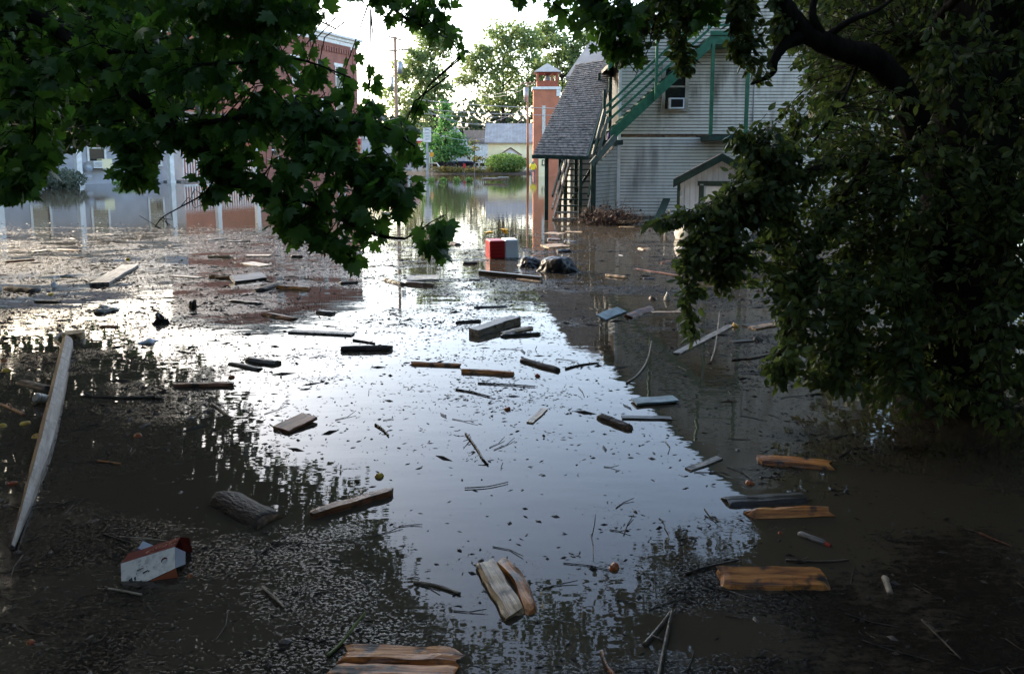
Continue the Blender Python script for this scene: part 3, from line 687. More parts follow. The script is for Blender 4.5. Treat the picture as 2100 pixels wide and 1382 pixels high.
# gabled grey barn-house behind the fresh tree
bh = thing('grey_gabled_house', 'grey gabled house half hidden behind the bright green tree', 'house', (at(900, 330, 112).x, 112, 0))
a = at(868, 300, 112); b = at(948, 262, 112); c = at(918, 262, 112)
xm = at(940, 262, 112).x
MB().prism([(a.x, 112, -.3), (at(952, 0, 112).x, 112, -.3), (at(952, 0, 112).x, 112, at(0, 293, 112).z), (xm - .6, 112, at(0, 262, 112).z), (a.x, 112, at(0, 305, 112).z)], (0, 9, 0)).build('wall', MAT['greyclap'], bh, world=True)
MB().beam((xm - .8, 111.7, at(0, 258, 112).z), (at(955, 0, 112).x, 111.7, at(0, 290, 112).z), .3, .25).build('rake_board', MAT['steel'], bh, world=True)
MB().box(at(893, 0, 112).x, 111.9, .2, at(915, 0, 112).x, 111.98, 2.9).build('door', MAT['black'], bh, world=True)
bh2 = thing('long_roofed_house', 'low white house with a long dark brown roof beside the yellow building', 'house', (at(975, 330, 118).x, 118, 0))
xa, xb = at(946, 0, 118).x, at(1012, 0, 118).x; ze = at(0, 293, 118).z; zt = at(0, 268, 118).z
MB().box(xa, 118, -.3, xb, 126, ze).build('wall', MAT['white'], bh2, world=True)
MB().prism([(xa, 117.6, ze - .1), (xb, 117.6, ze - .1), (xb, 122, zt), (xa, 122, zt)], (0, .2, .2)).build('roof', MAT['dkroof'], bh2, world=True)
MB().box(at(968, 0, 118).x, 117.9, .8, at(976, 0, 118).x, 117.98, 2.0).build('window', MAT['glass'], bh2, world=True)
# yellow building
yb = thing('yellow_building', 'low cream yellow building with pale ribbed metal roof next to the brick tower', 'building', (at(1045, 330, 100).x, 100, 0))
xa, xb = at(999, 0, 100).x, 3.6; ze = at(0, 293, 100).z; xr_ = at(1011, 0, 104).x; zr = at(0, 256, 104).z
MB().box(xa, 100, -.3, xb, 108, ze).build('wall', MAT['cream'], yb, world=True)
MB().prism([(xa, 100.01, ze + .003), (xa, 107.9, ze + .003), (xa, 104, zr - .1)], (.2, 0, 0)).build('gable', MAT['white'], yb, world=True)
MB().prism([(xa - .4, 99.5, ze - .1), (xb, 99.5, ze - .1), (xb, 104, zr), (xa - .4, 104, zr)], (0, 0, .15)).build('roof', MAT['metalroof'], yb, world=True)
MB().prism([(xa - .4, 108.5, ze - .1), (xb, 108.5, ze - .1), (xb, 104.01, zr), (xa - .4, 104.01, zr)], (0, 0, .15)).build('roof', MAT['metalroof'], yb, world=True)
m = MB(); x = xa - .35
while x < xb:
    m.beam((x, 99.5, ze + .09), (x, 104, zr + .19), .06, .08); x += .45
tag(m.build('roof_ribs', MAT['steel'], yb, world=True), kind='stuff')
xc = at(1047, 0, 99).x
pc = MB().prism([(xc - 1.3, 98.6, 2.35), (xc + 1.3, 98.6, 2.35), (xc, 98.6, 3.15)], (0, 1.39, 0)).build('porch_gable', MAT['white'], yb, world=True)
for s in (-1, 1): MB().beam((xc + s * 1.5, 98.5, 2.25), (xc, 98.5, 3.25), .1, .16).build('rake_board', MAT['brown'], yb, world=True)
for px in (1023, 1030, 1069, 1078):
    a = at(px - 3, 324, 100); MB().box(a.x, 99.94, .7, a.x + .5, 99.99, a.z).build('window', MAT['glass'], yb, world=True)
# brick hose tower with bell
tw = thing('brick_bell_tower', 'slim orange brick tower topped by an open belfry with a hanging bell', 'tower', (at(1120, 300, 78).x, 78, 0))
xa = at(1095, 0, 78).x; xb = xa + 2.75; zt = at(0, 184, 78).z
MB().box(xa, 78, -.8, xb, 80.7, zt).build('shaft', MAT['brick2'], tw, world=True)
MB().box(xa + .9, 77.95, 4.4, xa + 1.25, 77.997, 7.4).build('panel', MAT['foam'], tw, world=True)
MB().box(xa - .15, 77.85, zt, xb + .15, 80.85, zt + .28).build('cap_stone', MAT['white'], tw, world=True)
MB().box(xb - .35, 77.9, zt - .7, xb + .1, 77.997, zt - .002).build('corbel', MAT['white'], tw, world=True)
bx0, bx1 = xa + .35, xb - .15; zb = zt + .28; zc = at(0, 150, 78).z
MB().box(bx0, 78.1, zb, bx1, 80.4, zb + .62).build('belfry_base', MAT['redpaint'], tw, world=True)
for (x, y) in ((bx0, 78.1), (bx1 - .22, 78.1), (bx0, 80.18), (bx1 - .22, 80.18), ((bx0 + bx1) / 2 + .35, 78.12)):
    MB().box(x, y, zb + .62, x + .22, y + .22, zc).build('belfry_post', MAT['redpaint'], tw, world=True)
MB().box(bx0, 78.1, zc, bx1, 80.4, zc + .12).build('belfry_beam', MAT['redpaint'], tw, world=True)
xm, ym = (bx0 + bx1) / 2, 79.25; zp = at(0, 127, 78).z
m = MB(); b4 = [(bx0 - .35, 77.8, zc + .1), (bx1 + .35, 77.8, zc + .1), (bx1 + .35, 80.7, zc + .1), (bx0 - .35, 80.7, zc + .1)]
for i in range(4): m.face([b4[i], b4[(i + 1) % 4], (xm, ym, zp)])
m.face(b4[::-1]); m.build('spire_roof', MAT['metalroof'], tw, world=True)
MB().tube([(xm, ym, zb + .75), (xm, ym, zb + .85), (xm, ym, zb + 1.15), (xm, ym, zb + 1.4), (xm, ym, zb + 1.5)], [.42, .36, .24, .2, .05], 16).build('bell', MAT['steel'], tw, True, world=True)
dr = MB().box(at(1106, 0, 77.9).x, 77.9, -.4, at(1122, 0, 77.9).x, 77.99, at(0, 321, 78).z).build('door', MAT['cream'], tw, world=True)
a = at(1111, 340, 77.85); b = at(1118, 328, 77.85)
MB().box(a.x, 77.82, a.z, b.x, 77.89, b.z).build('window', MAT['dgreen'], dr, world=True)
MB().box(a.x + .1, 77.8, a.z + .1, b.x - .1, 77.815, b.z - .1).build('notice', MAT['cream'], tw, world=True)
fs, x0, x1, z1 = bld('brick_annex', 'low brick annex at the foot of the bell tower behind the stairs', 'building', 1126, 1215, 322, 80.9, 8, MAT['brick2'])
MB().box(x0 - .1, 80.6, z1, x1 + .2, 89, z1 + .3).build('roof', MAT['white'], fs, world=True)

# ---- utility poles and wires
def pole(px, pyt, Y, arms, label, trans, r=.14):
    p = at(px, pyt, Y); t = thing('utility_pole', label, 'utility pole', (p.x, Y, -.8))
    MB().tube([(p.x, Y, -.8), (p.x - .05, Y, p.z)], [r * 1.25, r * .75], 10).build('mast', MAT['pole'], t, True, world=True)
    for (x0, y0, x1, y1) in arms:
        MB().beam(at(x0, y0, Y - .2), at(x1, y1, Y - .2), .09, .11).build('crossarm', MAT['pole'], t, world=True)
        for k in range(4):
            q = at(x0, y0, Y - .2).lerp(at(x1, y1, Y - .2), .06 + .29 * k)
            MB().tube([q + Vector((0, 0, .06)), q + Vector((0, 0, .2))], .045, 6).build('insulator', MAT['steel'], t, world=True)
    for (x, y0, y1, rr) in trans:
        a = at(x, y0, Y - .35); b = at(x, y1, Y - .35)
        MB().tube([b, a], rr, 14).build('transformer', MAT['steel'], t, True, world=True)
    return t
pole(811, 76, 62, [(797, 76, 823, 83), (786, 106, 838, 102)], 'tall utility pole with two crossarms at left, in front of the pale sky', [(820, 128, 152, .21), (804, 158, 186, .11)], .15)
pole(1083, 170, 82, [(1069, 172, 1098, 170)], 'utility pole with one crossarm beside the brick bell tower', [(1079, 180, 210, .26)], .13)
def cable(p, q, sag, r, label, n=14):
    pts = [p.lerp(q, k / n) - Vector((0, 0, sag * 4 * (k / n) * (1 - k / n))) for k in range(n + 1)]
    tag(MB().tube(pts, r, 5).build('overhead_wire', MAT['wire'], loc=tuple(p)), label, 'wire', 'wires strung between the utility poles')
wl = [(838, 203, 60, 1300, 224, 50, .25, .030, 'topmost thick wire crossing in front of the dark wood'),
      (838, 222, 61, 1290, 238, 52, .2, .028, 'second wire down, dark and nearly level across the dark wood'),
      (840, 230, 62, 1083, 237, 82, .3, .022, 'thin wire just below the dark level one'),
      (832, 205, 62, 1081, 216, 82, 2.0, .022, 'sagging wire reaching the right pole below its transformer'),
      (815, 228, 62, 1082, 236, 82, 2.6, .026, 'lowest deeply sagging wire above the metal roof'),
      (950, 172, 118, 1070, 173, 82, 1.4, .025, 'upper sagging wire from the far trees to the right pole'),
      (940, 168, 120, 1096, 171, 82, 1.9, .025, 'faint double of the upper sagging wire'),
      (846, 215, 62, 1010, 258, 95, .5, .02, 'short slanting wire dropping behind the fresh green tree')]
for a in wl: cable(at(a[0], a[1], a[2]), at(a[3], a[4], a[5]), a[6], a[7], a[8])

# ---- street furniture
sg = thing('notice_board', 'white board with faint blue lines on a grey post left of the bright green tree', 'sign', at(877, 340, 86))
a = at(868, 292, 86); b = at(884, 262, 86)
MB().box(a.x, 85.9, a.z, b.x, 86, b.z).build('board', MAT['white'], sg, world=True)
for k in range(4): MB().box(a.x + .25, 85.885, a.z + .3 + k * .36, b.x - .2, 85.898, a.z + .36 + k * .36).build('text_line', MAT['bluegrey'], sg, world=True)
MB().box(at(869, 0, 86).x, 86.01, -.5, at(874, 0, 86).x, 86.3, b.z).build('post', MAT['steel'], sg, world=True)
so = thing('orange_sign', 'small orange sign with a white tag on a thin post beside the white car', 'sign', at(885, 355, 84))
a = at(882, 322, 84); b = at(889, 313, 84)
MB().box(a.x, 83.9, a.z, b.x, 83.93, b.z).build('plate', M_('orange_sign_paint', (.75, .33, .02), rough=.5), so, world=True)
a = at(883, 312, 84); b = at(887, 308, 84); MB().box(a.x, 83.9, a.z, b.x, 83.93, b.z).build('plate', MAT['white'], so, world=True)
p = at(885.5, 322, 84); MB().tube([(p.x, 83.97, -.5), (p.x, 83.97, at(0, 308, 84).z)], .04, 6).build('post', MAT['steel'], so, world=True)
sr = thing('red_sign', 'narrow red sign standing in front of the blue estate car', 'sign', at(953, 352, 86))
a = at(950, 345, 86); b = at(955, 336, 86); MB().box(a.x, 85.9, a.z, b.x, 85.93, b.z).build('plate', MAT['redplastic'], sr, world=True)
p = at(952.5, 345, 86); MB().tube([(p.x, 85.97, -.5), (p.x, 85.97, p.z + .1)], .03, 6).build('post', MAT['greywood'], sr, world=True)
ps = thing('banded_pole', 'pole banded in red and orange standing at the corner of the brick building', 'pole', at(737, 370, 74))
for k in range(7):
    p = at(737, 285 + k * 12, 74); q = at(737, 297 + k * 12, 74)
    MB().tube([q, p], .14, 10).build('band', MAT['redplastic'] if k % 3 == 0 else MAT['orange'], ps, True, world=True)

# ---- cars
def car(px0, px1, pyt, pyb, Y, paint, label, wagon=False):
    a = at(px0, pyb, Y); b = at(px1, pyt, Y); L = b.x - a.x; h = b.z - a.z
    t = thing('parked_car', label, 'car', ((a.x + b.x) / 2, Y, a.z))
    x = lambda u: a.x + u * L
    z = lambda v: a.z + v * h
    if wagon: cab = [(.14, .55), (.27, .96), (.34, 1), (.86, 1), (.93, .92), (.99, .58)]
    else: cab = [(.24, .56), (.38, .97), (.48, 1), (.66, 1), (.74, .95), (.86, .58)]
    low = [(0, .22), (.0, .42), (.03, .54), (.14, .57)] + [(.99 if wagon else .97, .57), (1, .4), (1, .2)]
    m = MB().prism([(x(u), Y, z(v)) for u, v in [(0, .2), (0, .45), (.03, .54), (.16, .58), (.97, .6), (1, .48), (1, .2)]], (0, 1.75, 0)); body = m.build('body', paint, t, world=True)
    MB().prism([(x(u), Y + .12, z(v)) for u, v in cab], (0, 1.5, 0)).build('cabin', paint, t, world=True)
    segs = ((.2, .42), (.45, .66), (.69, .93)) if wagon else ((.31, .52), (.55, .78))
    for (u0, u1) in segs:
        def top(u): return .93 if .3 < u < .9 else .78
        MB().prism([(x(u0), Y + .1, z(.62)), (x(u1), Y + .1, z(.62)), (x(u1 - (.02 if u1 < .9 else .03)), Y + .1, z(.92 if u1 < .9 else .88)), (x(u0 + (.08 if u0 < .32 else .01)), Y + .1, z(.92))], (0, .018, 0)).build('window', MAT['glass'], t, world=True)
    for u in (.19, .81):
        w_ = MB().tube([(x(u), Y - .03, z(.22)), (x(u), Y + .2, z(.22))], .31, 16).build('wheel', MAT['tyre'], t, world=True)
        MB().tube([(x(u), Y - .05, z(.22)), (x(u), Y - .035, z(.22))], .17, 12).build('rim', MAT['steel'], w_, world=True)
    MB().box(x(.97), Y - .02, z(.42), x(1.0) + .02, Y + .15, z(.54)).build('tail_light', MAT['redplastic'], t, world=True)
    return t
navy = M_('navy_car_paint', (.035, .055, .10), (.03, .045, .08), 1, rough=.25)
beige = M_('pale_beige_car_paint', (.66, .58, .52), (.6, .53, .47), 1, rough=.3)
silver = M_('silver_car_paint', (.6, .61, .62), (.55, .56, .57), 1, rough=.3)
car(845, 912, 334, 362, 92, beige, 'pale beige saloon car half hidden by leaves, left of the blue estate')
car(897, 977, 331, 356, 97, navy, 'dark blue estate car parked between two pale cars', True)
car(960, 1012, 333, 356, 100, silver, 'silver white car showing its tail left of the tall sunflower bed', True)

# ---- picnic table flooded
pt = thing('picnic_table', 'grey wooden picnic table awash in the flood ahead of the sunflower bed', 'table', at(1015, 375, 62))
pt.rotation_euler.z = 0
z_ = .28
tl = at(987, 372, 62); tr = at(1043, 372, 62)
for k in range(5):
    MB().box(tl.x + .12 * k * .5, 61.6 + k * .2, z_ + .0, tr.x - .1, 61.6 + k * .2 + .17, z_ + .05).build('plank', MAT['greywood'], pt, world=True)
for (u, v) in ((.12, 61.5), (.85, 61.5), (.97, 62.6), (.2, 62.6)):
    x = tl.x + (tr.x - tl.x) * u; MB().beam((x - .25, v, -.5), (x + .1, v, z_), .09, .09).build('leg', MAT['greywood'], pt, world=True)
MB().box(tl.x + .2, 61.45, z_ - .16, tr.x - .15, 61.5, z_ - .01).build('apron', MAT['brown'], pt, world=True)
MB().box(tr.x - .9, 61.5, z_ + .08, tr.x + .02, 62.5, z_ + .13).build('bench_board', MAT['greywood'], pt, world=True)
sh = thing('saw_horse', 'leaning grey timber frame sticking out of the water left of the picnic table', 'frame', at(977, 382, 60))
MB().beam(at(973, 365, 60), at(981, 384, 60), .08, .1).build('rail', MAT['greywood'], sh, world=True)
MB().beam(at(973, 366, 60), at(974, 386, 60), .08, .08).build('leg', MAT['greywood'], sh, world=True)
MB().beam(at(973, 337, 59.9), at(973, 366, 59.9), .03, .03).build('stake', MAT['steel'], sh, world=True)

# ---- person in yellow coat
pr = thing('person', 'person in a yellow raincoat wading away near the foot of the brick tower', 'person', at(1093, 362, 76))
def skin_body(name, edges, radii, mat, parent, origin, mat2=None):
    me = bpy.data.meshes.new(name); keys = list(radii); idx = {k: i for i, k in enumerate(keys)}
    me.from_pydata([tuple(radii[k][0]) for k in keys], [(idx[a], idx[b]) for a, b in edges], [])
    o = link(name, me, mat, parent)
    md = o.modifiers.new('skin', 'SKIN'); sk = me.skin_vertices[0].data
    for i, k in enumerate(keys): sk[i].radius = radii[k][1]; sk[i].use_root = (i == 0)
    s = o.modifiers.new('sub', 'SUBSURF'); s.levels = 1; s.render_levels = 2
    return o
b0 = {'pelvis': ((0, 0, .92), (.17, .13)), 'waist': ((0, 0, 1.1), (.17, .13)), 'chest': ((0, -.02, 1.33), (.21, .14)), 'neck': ((0, -.02, 1.5), (.065, .065)), 'head': ((0, -.04, 1.63), (.10, .11)), 'crown': ((0, -.03, 1.74), (.07, .08)),
      'hl': ((-.1, 0, .85), (.10, .10)), 'kl': ((-.11, -.06, .48), (.07, .07)), 'fl': ((-.11, .05, .02), (.05, .06)), 'hr': ((.1, 0, .85), (.10, .10)), 'kr': ((.11, .02, .48), (.07, .07)), 'fr': ((.12, .12, .02), (.05, .06)),
      'sl': ((-.2, 0, 1.42), (.08, .08)), 'el': ((-.29, .0, 1.15), (.055, .055)), 'wl': ((-.25, -.14, .95), (.04, .04)), 'sr': ((.2, 0, 1.42), (.08, .08)), 'er': ((.3, 0, 1.15), (.055, .055)), 'wr': ((.27, -.12, .95), (.04, .04))}
ed = [('pelvis', 'waist'), ('waist', 'chest'), ('chest', 'neck'), ('neck', 'head'), ('head', 'crown'), ('pelvis', 'hl'), ('hl', 'kl'), ('kl', 'fl'), ('pelvis', 'hr'), ('hr', 'kr'), ('kr', 'fr'), ('chest', 'sl'), ('sl', 'el'), ('el', 'wl'), ('chest', 'sr'), ('sr', 'er'), ('er', 'wr')]
skin_body('body', ed, b0, MAT['trousers'], pr, None)
j0 = {'hem': ((0, 0, .80), (.24, .19)), 'mid': ((0, 0, 1.05), (.23, .17)), 'chest': ((0, -.02, 1.32), (.25, .18)), 'neck': ((0, -.02, 1.48), (.11, .11)), 'hood': ((0, 0, 1.62), (.135, .14)), 'sl': ((-.22, 0, 1.40), (.11, .11)), 'el': ((-.31, 0, 1.14), (.085, .085)), 'wl': ((-.27, -.1, .98), (.07, .07)),
      'sr': ((.22, 0, 1.40), (.11, .11)), 'er': ((.32, 0, 1.14), (.085, .085)), 'wr': ((.29, -.08, .98), (.07, .07))}
skin_body('raincoat', [('hem', 'mid'), ('mid', 'chest'), ('chest', 'neck'), ('neck', 'hood'), ('chest', 'sl'), ('sl', 'el'), ('el', 'wl'), ('chest', 'sr'), ('sr', 'er'), ('er', 'wr')], j0, MAT['yellowcoat'], pr, None)
pr.location = (pr.location.x, 76, -.12); pr.rotation_euler.z = rad(170)

# ================================================================== FOLIAGE TOOLS
def mk_template(outline, fold=.22, center=(0, .35)):
    n = len(outline); V = [(center[0], center[1], 0)] + [(x, y, -abs(x) * fold - .10 * y * y) for x, y in outline]
    T = [(0, i + 1, (i + 1) % n + 1) for i in range(n)]
    return np.array(V), np.array(T)
hf = [(.14, -.04), (.40, -.04), (.34, .13), (.56, .30), (.38, .36), (.52, .62), (.30, .55), (.17, .52), (.22, .74), (.10, .78)]
MAPLE = mk_template([(0, .02)] + hf + [(0, 1.02)] + [(-x, y) for x, y in hf[::-1]])
MAPLE2 = mk_template([(0, .02)] + [(x * .9 + .02, y + .03 * (i % 2)) for i, (x, y) in enumerate(hf)] + [(.04, .95)] + [(-x * 1.05, y * .93) for x, y in hf[::-1]], .45)
of_ = [(.16, .12), (.30, .38), (.26, .66), (.10, .9)]
OVAL = mk_template([(0, 0)] + of_ + [(0, 1.05)] + [(-x, y) for x, y in of_[::-1]], .35, (0, .5))
CARD = (np.array([(-.5, 0, 0), (.1, -.1, .05), (.5, .3, -.08), (.15, .9, -.05), (-.4, .6, .05)]), np.array([(0, 1, 2), (0, 2, 3), (0, 3, 4)]))

def frames(tip, nrm):
    t = tip / np.linalg.norm(tip, axis=1, keepdims=True)
    x = np.cross(t, nrm); x /= np.linalg.norm(x, axis=1, keepdims=True) + 1e-9
    n = np.cross(x, t)
    return np.stack([x, t, n], axis=2)          # columns
def scatter(tmpl, pos, R, size):
    V, T = tmpl; N = len(pos)
    P = np.einsum('nij,vj->nvi', R, V) * size[:, None, None] + pos[:, None, :]
    TT = (T[None] + (np.arange(N) * len(V))[:, None, None]).reshape(-1, 3)
    return P.reshape(-1, 3), TT
def join(parts):
    Vs, Ts, b = [], [], 0
    for V, T in parts:
        Vs.append(V); Ts.append(T + b); b += len(V)
    return np.concatenate(Vs), np.concatenate(Ts)
def sticks(A, B, r0, r1):
    """three-sided thin prisms A->B"""
    A = np.asarray(A); B = np.asarray(B); d = B - A; d /= np.linalg.norm(d, axis=1, keepdims=True) + 1e-9
    h = np.where(np.abs(d[:, 2:3]) > .9, np.array([[1., 0, 0]]), np.array([[0, 0, 1.]]))
    u = np.cross(d, h); u /= np.linalg.norm(u, axis=1, keepdims=True) + 1e-9; v = np.cross(d, u)
    V = []
    for P, r in ((A, r0), (B, r1)):
        r = np.broadcast_to(r, (len(A),))[:, None]
        for k in range(3):
            a = 2 * math.pi * k / 3; V.append(P + (u * math.cos(a) + v * math.sin(a)) * r)
    V = np.stack(V, 1); T0 = []
    for k in range(3):
        j = (k + 1) % 3; T0 += [(k, j, 3 + j), (k, 3 + j, 3 + k)]
    T = (np.array(T0)[None] + (np.arange(len(A)) * 6)[:, None, None]).reshape(-1, 3)
    return V.reshape(-1, 3), T
def rpoly(poly, n):
    xs = [p[0] for p in poly]; ys = [p[1] for p in poly]; out = np.zeros((0, 2))
    while len(out) < n:
        q = np.stack([npr.uniform(min(xs), max(xs), n * 3), npr.uniform(min(ys), max(ys), n * 3)], 1)
        out = np.concatenate([out, q[inpoly(q[:, 0], q[:, 1], poly)]])
    return out[:n]
def unproj(px, py, Y):
    a = (px - CX) / F; b = (CY - py) / F
    dy = math.cos(TH) + b * math.sin(TH); t = Y / dy
    return np.stack([a * t, Y, H + (-math.sin(TH) + b * math.cos(TH)) * t], 1)
def limbline(pts, n=14):
    """smooth polyline through pts"""
    pts = [Vector(p) for p in pts]; out = []
    if len(pts) == 2: return [pts[0].lerp(pts[1], k / n) for k in range(n + 1)]
    for i in range(len(pts) - 1):
        p0 = pts[max(i - 1, 0)]; p1 = pts[i]; p2 = pts[i + 1]; p3 = pts[min(i + 2, len(pts) - 1)]
        for k in range(6):
            t = k / 6
            out.append(.5 * ((2 * p1) + (p2 - p0) * t + (2 * p0 - 5 * p1 + 4 * p2 - p3) * t * t + (3 * p1 - p0 - 3 * p2 + p3) * t ** 3))
    out.append(pts[-1]); return out

def grow(targets, anchors, per, size, tmpls, droop=.8, pet=.35, tw=.0035, spread=.5, out_dir=None):
    """twigs from the nearest anchor to each target carrying leaves. returns twig prisms, leaf arrays"""
    A = np.asarray(anchors); N = len(targets)
    d2 = ((targets[:, None, :] - A[None]) ** 2).sum(2) + npr.uniform(0, .08, (N, len(A)))
    base = A[d2.argmin(1)]
    vec = targets - base; L = np.linalg.norm(vec, axis=1, keepdims=True)
    k0 = np.minimum(1, .75 / (L + 1e-6)); base = targets - vec * k0; vec = targets - base; L = L * k0
    # twig: long parts limited, sag
    mid = base + vec * .5 + npr.normal(0, .05, (N, 3)) * L + np.array([0, 0, .10]) * L
    SA = np.concatenate([base, mid]); SB = np.concatenate([mid, targets])
    rr = tw * (1 + 1.5 * np.concatenate([L[:, 0], L[:, 0] * .5]))
    tv = sticks(SA, SB, rr, rr * .6)
    pos, tip, nr = [], [], []
    d = vec / (L + 1e-6)
    for k in range(per):
        t = npr.uniform(.0, 1, (N, 1)); reach = np.minimum(L, spread) / (L + 1e-6)
        tt = 1 - reach * t
        p = np.where(tt < .5, base + (mid - base) * tt * 2, mid + (targets - mid) * (tt * 2 - 1))
        rv = npr.normal(0, 1, (N, 3)); rv /= np.linalg.norm(rv, axis=1, keepdims=True)
        tp = rv * .8 + d * .5 + np.array([0, 0, -droop]); tp /= np.linalg.norm(tp, axis=1, keepdims=True)
        pos.append(p + (rv * .6 + tp * .5) * size * pet); tip.append(tp)
        nr.append(npr.normal(0, 1, (N, 3)) * .75 + np.array([0, -.45, .55]))
    return tv, np.concatenate(pos), np.concatenate(tip), np.concatenate(nr)

def leafy(tree, pos, tip, nr, size, tmpls, mat, ntop=300, name='leaf', var=.28, rank=None, mass='leaf_mass'):
    """the `ntop` leaves that show largest become objects of their own, the rest one mass"""
    n = len(pos); R = frames(tip, nr); sz = size * npr.uniform(1 - var, 1 + var, n)
    off = np.array(wloc(tree))
    if ntop:
        key = sz / np.linalg.norm(pos - np.array([0, 0, H]), axis=1)
        px, py = projn(pos); vis = (px > -10) & (px < 2110) & (py > -10) & (py < 1390)
        key = np.where(vis, key, 0); order = np.argsort(-key)
        # keep them spread: take from the largest third
        pick = order[:int(ntop)]
        mes = []
        for V, T in tmpls: mes.append(mesh_np(name, V, T, mat))
        for q, i in enumerate(pick):
            o = bpy.data.objects.new(name, mes[q % len(mes)]); COL.objects.link(o); o.parent = tree
            Mx = Matrix([[*(R[i, r] * sz[i]), pos[i, r] - off[r]] for r in range(3)] + [[0, 0, 0, 1]])
            o.matrix_local = Mx
        keep = np.ones(n, bool); keep[pick] = False
    else: keep = np.ones(n, bool)
    idx = np.nonzero(keep)[0]; parts = []
    for k, tm in enumerate(tmpls):
        ii = idx[k::len(tmpls)]
        if len(ii): parts.append(scatter(tm, pos[ii] - off, R[ii], sz[ii]))
    V, T = join(parts)
    o = link(mass, mesh_np(mass, V, T, mat), None, tree); o['kind'] = 'stuff'
    return o

# reflected opening in the canopy (where the water mirrors bare sky), picture coordinates of the mirror image
OPEN = [(240, 560), (410, 690), (470, 740), (500, 780), (600, 800), (640, 850), (760, 865), (850, 930), (770, 965), (730, 1050), (800, 1090), (800, 1180), (850, 1240), (960, 1330), (1060, 1300), (1120, 1190), (1200, 1150), (1290, 1110), (1330, 990), (1400, 960), (1400, 880), (1290, 790), (1230, 700), (1210, 560)]
def keep_canopy(P, jitter=26):
    """leave the natural gap between the crowns free"""
    Q = P.copy(); Q[:, 2] = -Q[:, 2]
    rx, ry = projn(Q); j = npr.normal(0, jitter, (2, len(P)))
    k = ~inpoly(rx + j[0], ry + j[1] * .7, OPEN)
    dx, dy = projn(P)
    inside = (dx > -60) & (dx < 2160) & (dy > -12) & (dy < 1400)
    k &= ~(inside & (np.linalg.norm(P - np.array([0, 0, H]), axis=1) < 7.2))
    return k, dx, dy, inside, rx, ry

# ================================================================== NEAR MAPLE (upper left)
mp_ = thing('maple_tree', 'near maple whose dark leafy boughs hang across the upper left of the view', 'tree', (-6.2, 4.6, -.5))
trunkp = limbline([(-6.2, 4.6, -.9), (-6.1, 4.7, 1.5), (-6.0, 4.8, 3.6), (-5.5, 5.0, 6.5), (-5.2, 5.4, 9.5)])
MB().tube(trunkp, [.36 - .012 * k for k in range(len(trunkp))], 12, rough=.1).build('trunk', MAT['bark'], mp_, True, world=True)
def P3(px, py, Y): return at(px, py, Y)
mlimbs = [
    ([(-6.0, 4.8, 3.7), P3(-200, -60, 5.4), P3(0, 12, 5.2), P3(90, 45, 5.2), P3(185, 115, 5.1), P3(330, 238, 5.0), P3(400, 285, 4.95), P3(450, 350, 4.9), P3(470, 375, 4.9), P3(540, 388, 4.85), P3(640, 420, 4.8), P3(760, 478, 4.75), P3(830, 490, 4.7)], .075, .008),
    ([P3(380, 258, 5.0), P3(470, 245, 4.9), P3(560, 228, 4.8), P3(640, 236, 4.75), P3(700, 250, 4.7), P3(790, 262, 4.7), P3(850, 300, 4.7)], .022, .005),
    ([P3(185, 115, 5.1), P3(260, 105, 5.0), P3(350, 130, 4.9), P3(480, 130, 4.8), P3(600, 120, 4.8), P3(720, 160, 4.7)], .022, .005),
    ([P3(0, 12, 5.2), P3(120, -30, 5.1), P3(300, -20, 5.0), P3(480, 30, 4.9), P3(610, 30, 4.8), P3(690, 60, 4.8)], .022, .005),
    ([P3(-60, 60, 5.3), P3(20, 140, 5.1), P3(70, 240, 5.0), P3(60, 330, 4.95), P3(40, 400, 4.9)], .016, .004),
    ([P3(450, 350, 4.9), P3(432, 380, 4.85), P3(415, 400, 4.8), P3(370, 425, 4.8), P3(335, 445, 4.8), P3(318, 465, 4.8)], .009, .003),
    ([P3(830, 490, 4.7), P3(862, 472, 4.6), P3(885, 455, 4.6), P3(915, 440, 4.6)], .007, .003),
    ([P3(850, 482, 4.65), P3(870, 495, 4.6), P3(890, 515, 4.6)], .005, .003),
    ([P3(640, 236, 4.75), P3(690, 280, 4.7), P3(740, 330, 4.7), P3(800, 380, 4.65), P3(830, 410, 4.65)], .010, .003),
    ([P3(560, 395, 4.85), P3(620, 440, 4.8), P3(680, 490, 4.75), P3(730, 540, 4.75)], .010, .003),
    ([P3(230, 160, 5.1), P3(250, 220, 5.0), P3(270, 300, 4.95), P3(280, 370, 4.9)], .010, .003),
    ([(-5.6, 5.0, 6.2), P3(400, -250, 5.2), P3(650, -120, 5.4), P3(760, -30, 5.6), P3(820, 30, 5.6), P3(880, 60, 5.6), P3(925, 85, 5.6), P3(945, 120, 5.6)], .03, .004),
    ([P3(650, -120, 5.4), P3(700, -40, 5.5), P3(760, 20, 5.5)], .01, .003)]
anch = []
for k, (pts, r0, r1) in enumerate(mlimbs):
    ln = limbline(pts); n = len(ln)
    MB().tube(ln, [r0 + (r1 - r0) * (i / (n - 1)) ** .7 for i in range(n)], 6 if k else 9, rough=.15).build('branch', MAT['bark'], mp_, True, world=True)
    anch += [tuple(p) for p in ln]
    if k == 5:
        for j in range(7):
            p = ln[-1 - 3 * j] if 3 * j < n else ln[3]; 
            MB().tube([p, p + Vector((rnd.uniform(-.06, .06), 0, rnd.uniform(-.07, .07))), p + Vector((rnd.uniform(-.12, .12), 0, rnd.uniform(-.12, .10)))], [.003, .0025, .0015], 4).build('twig', MAT['bark'], mp_, True, world=True)
anch = np.array(anch)
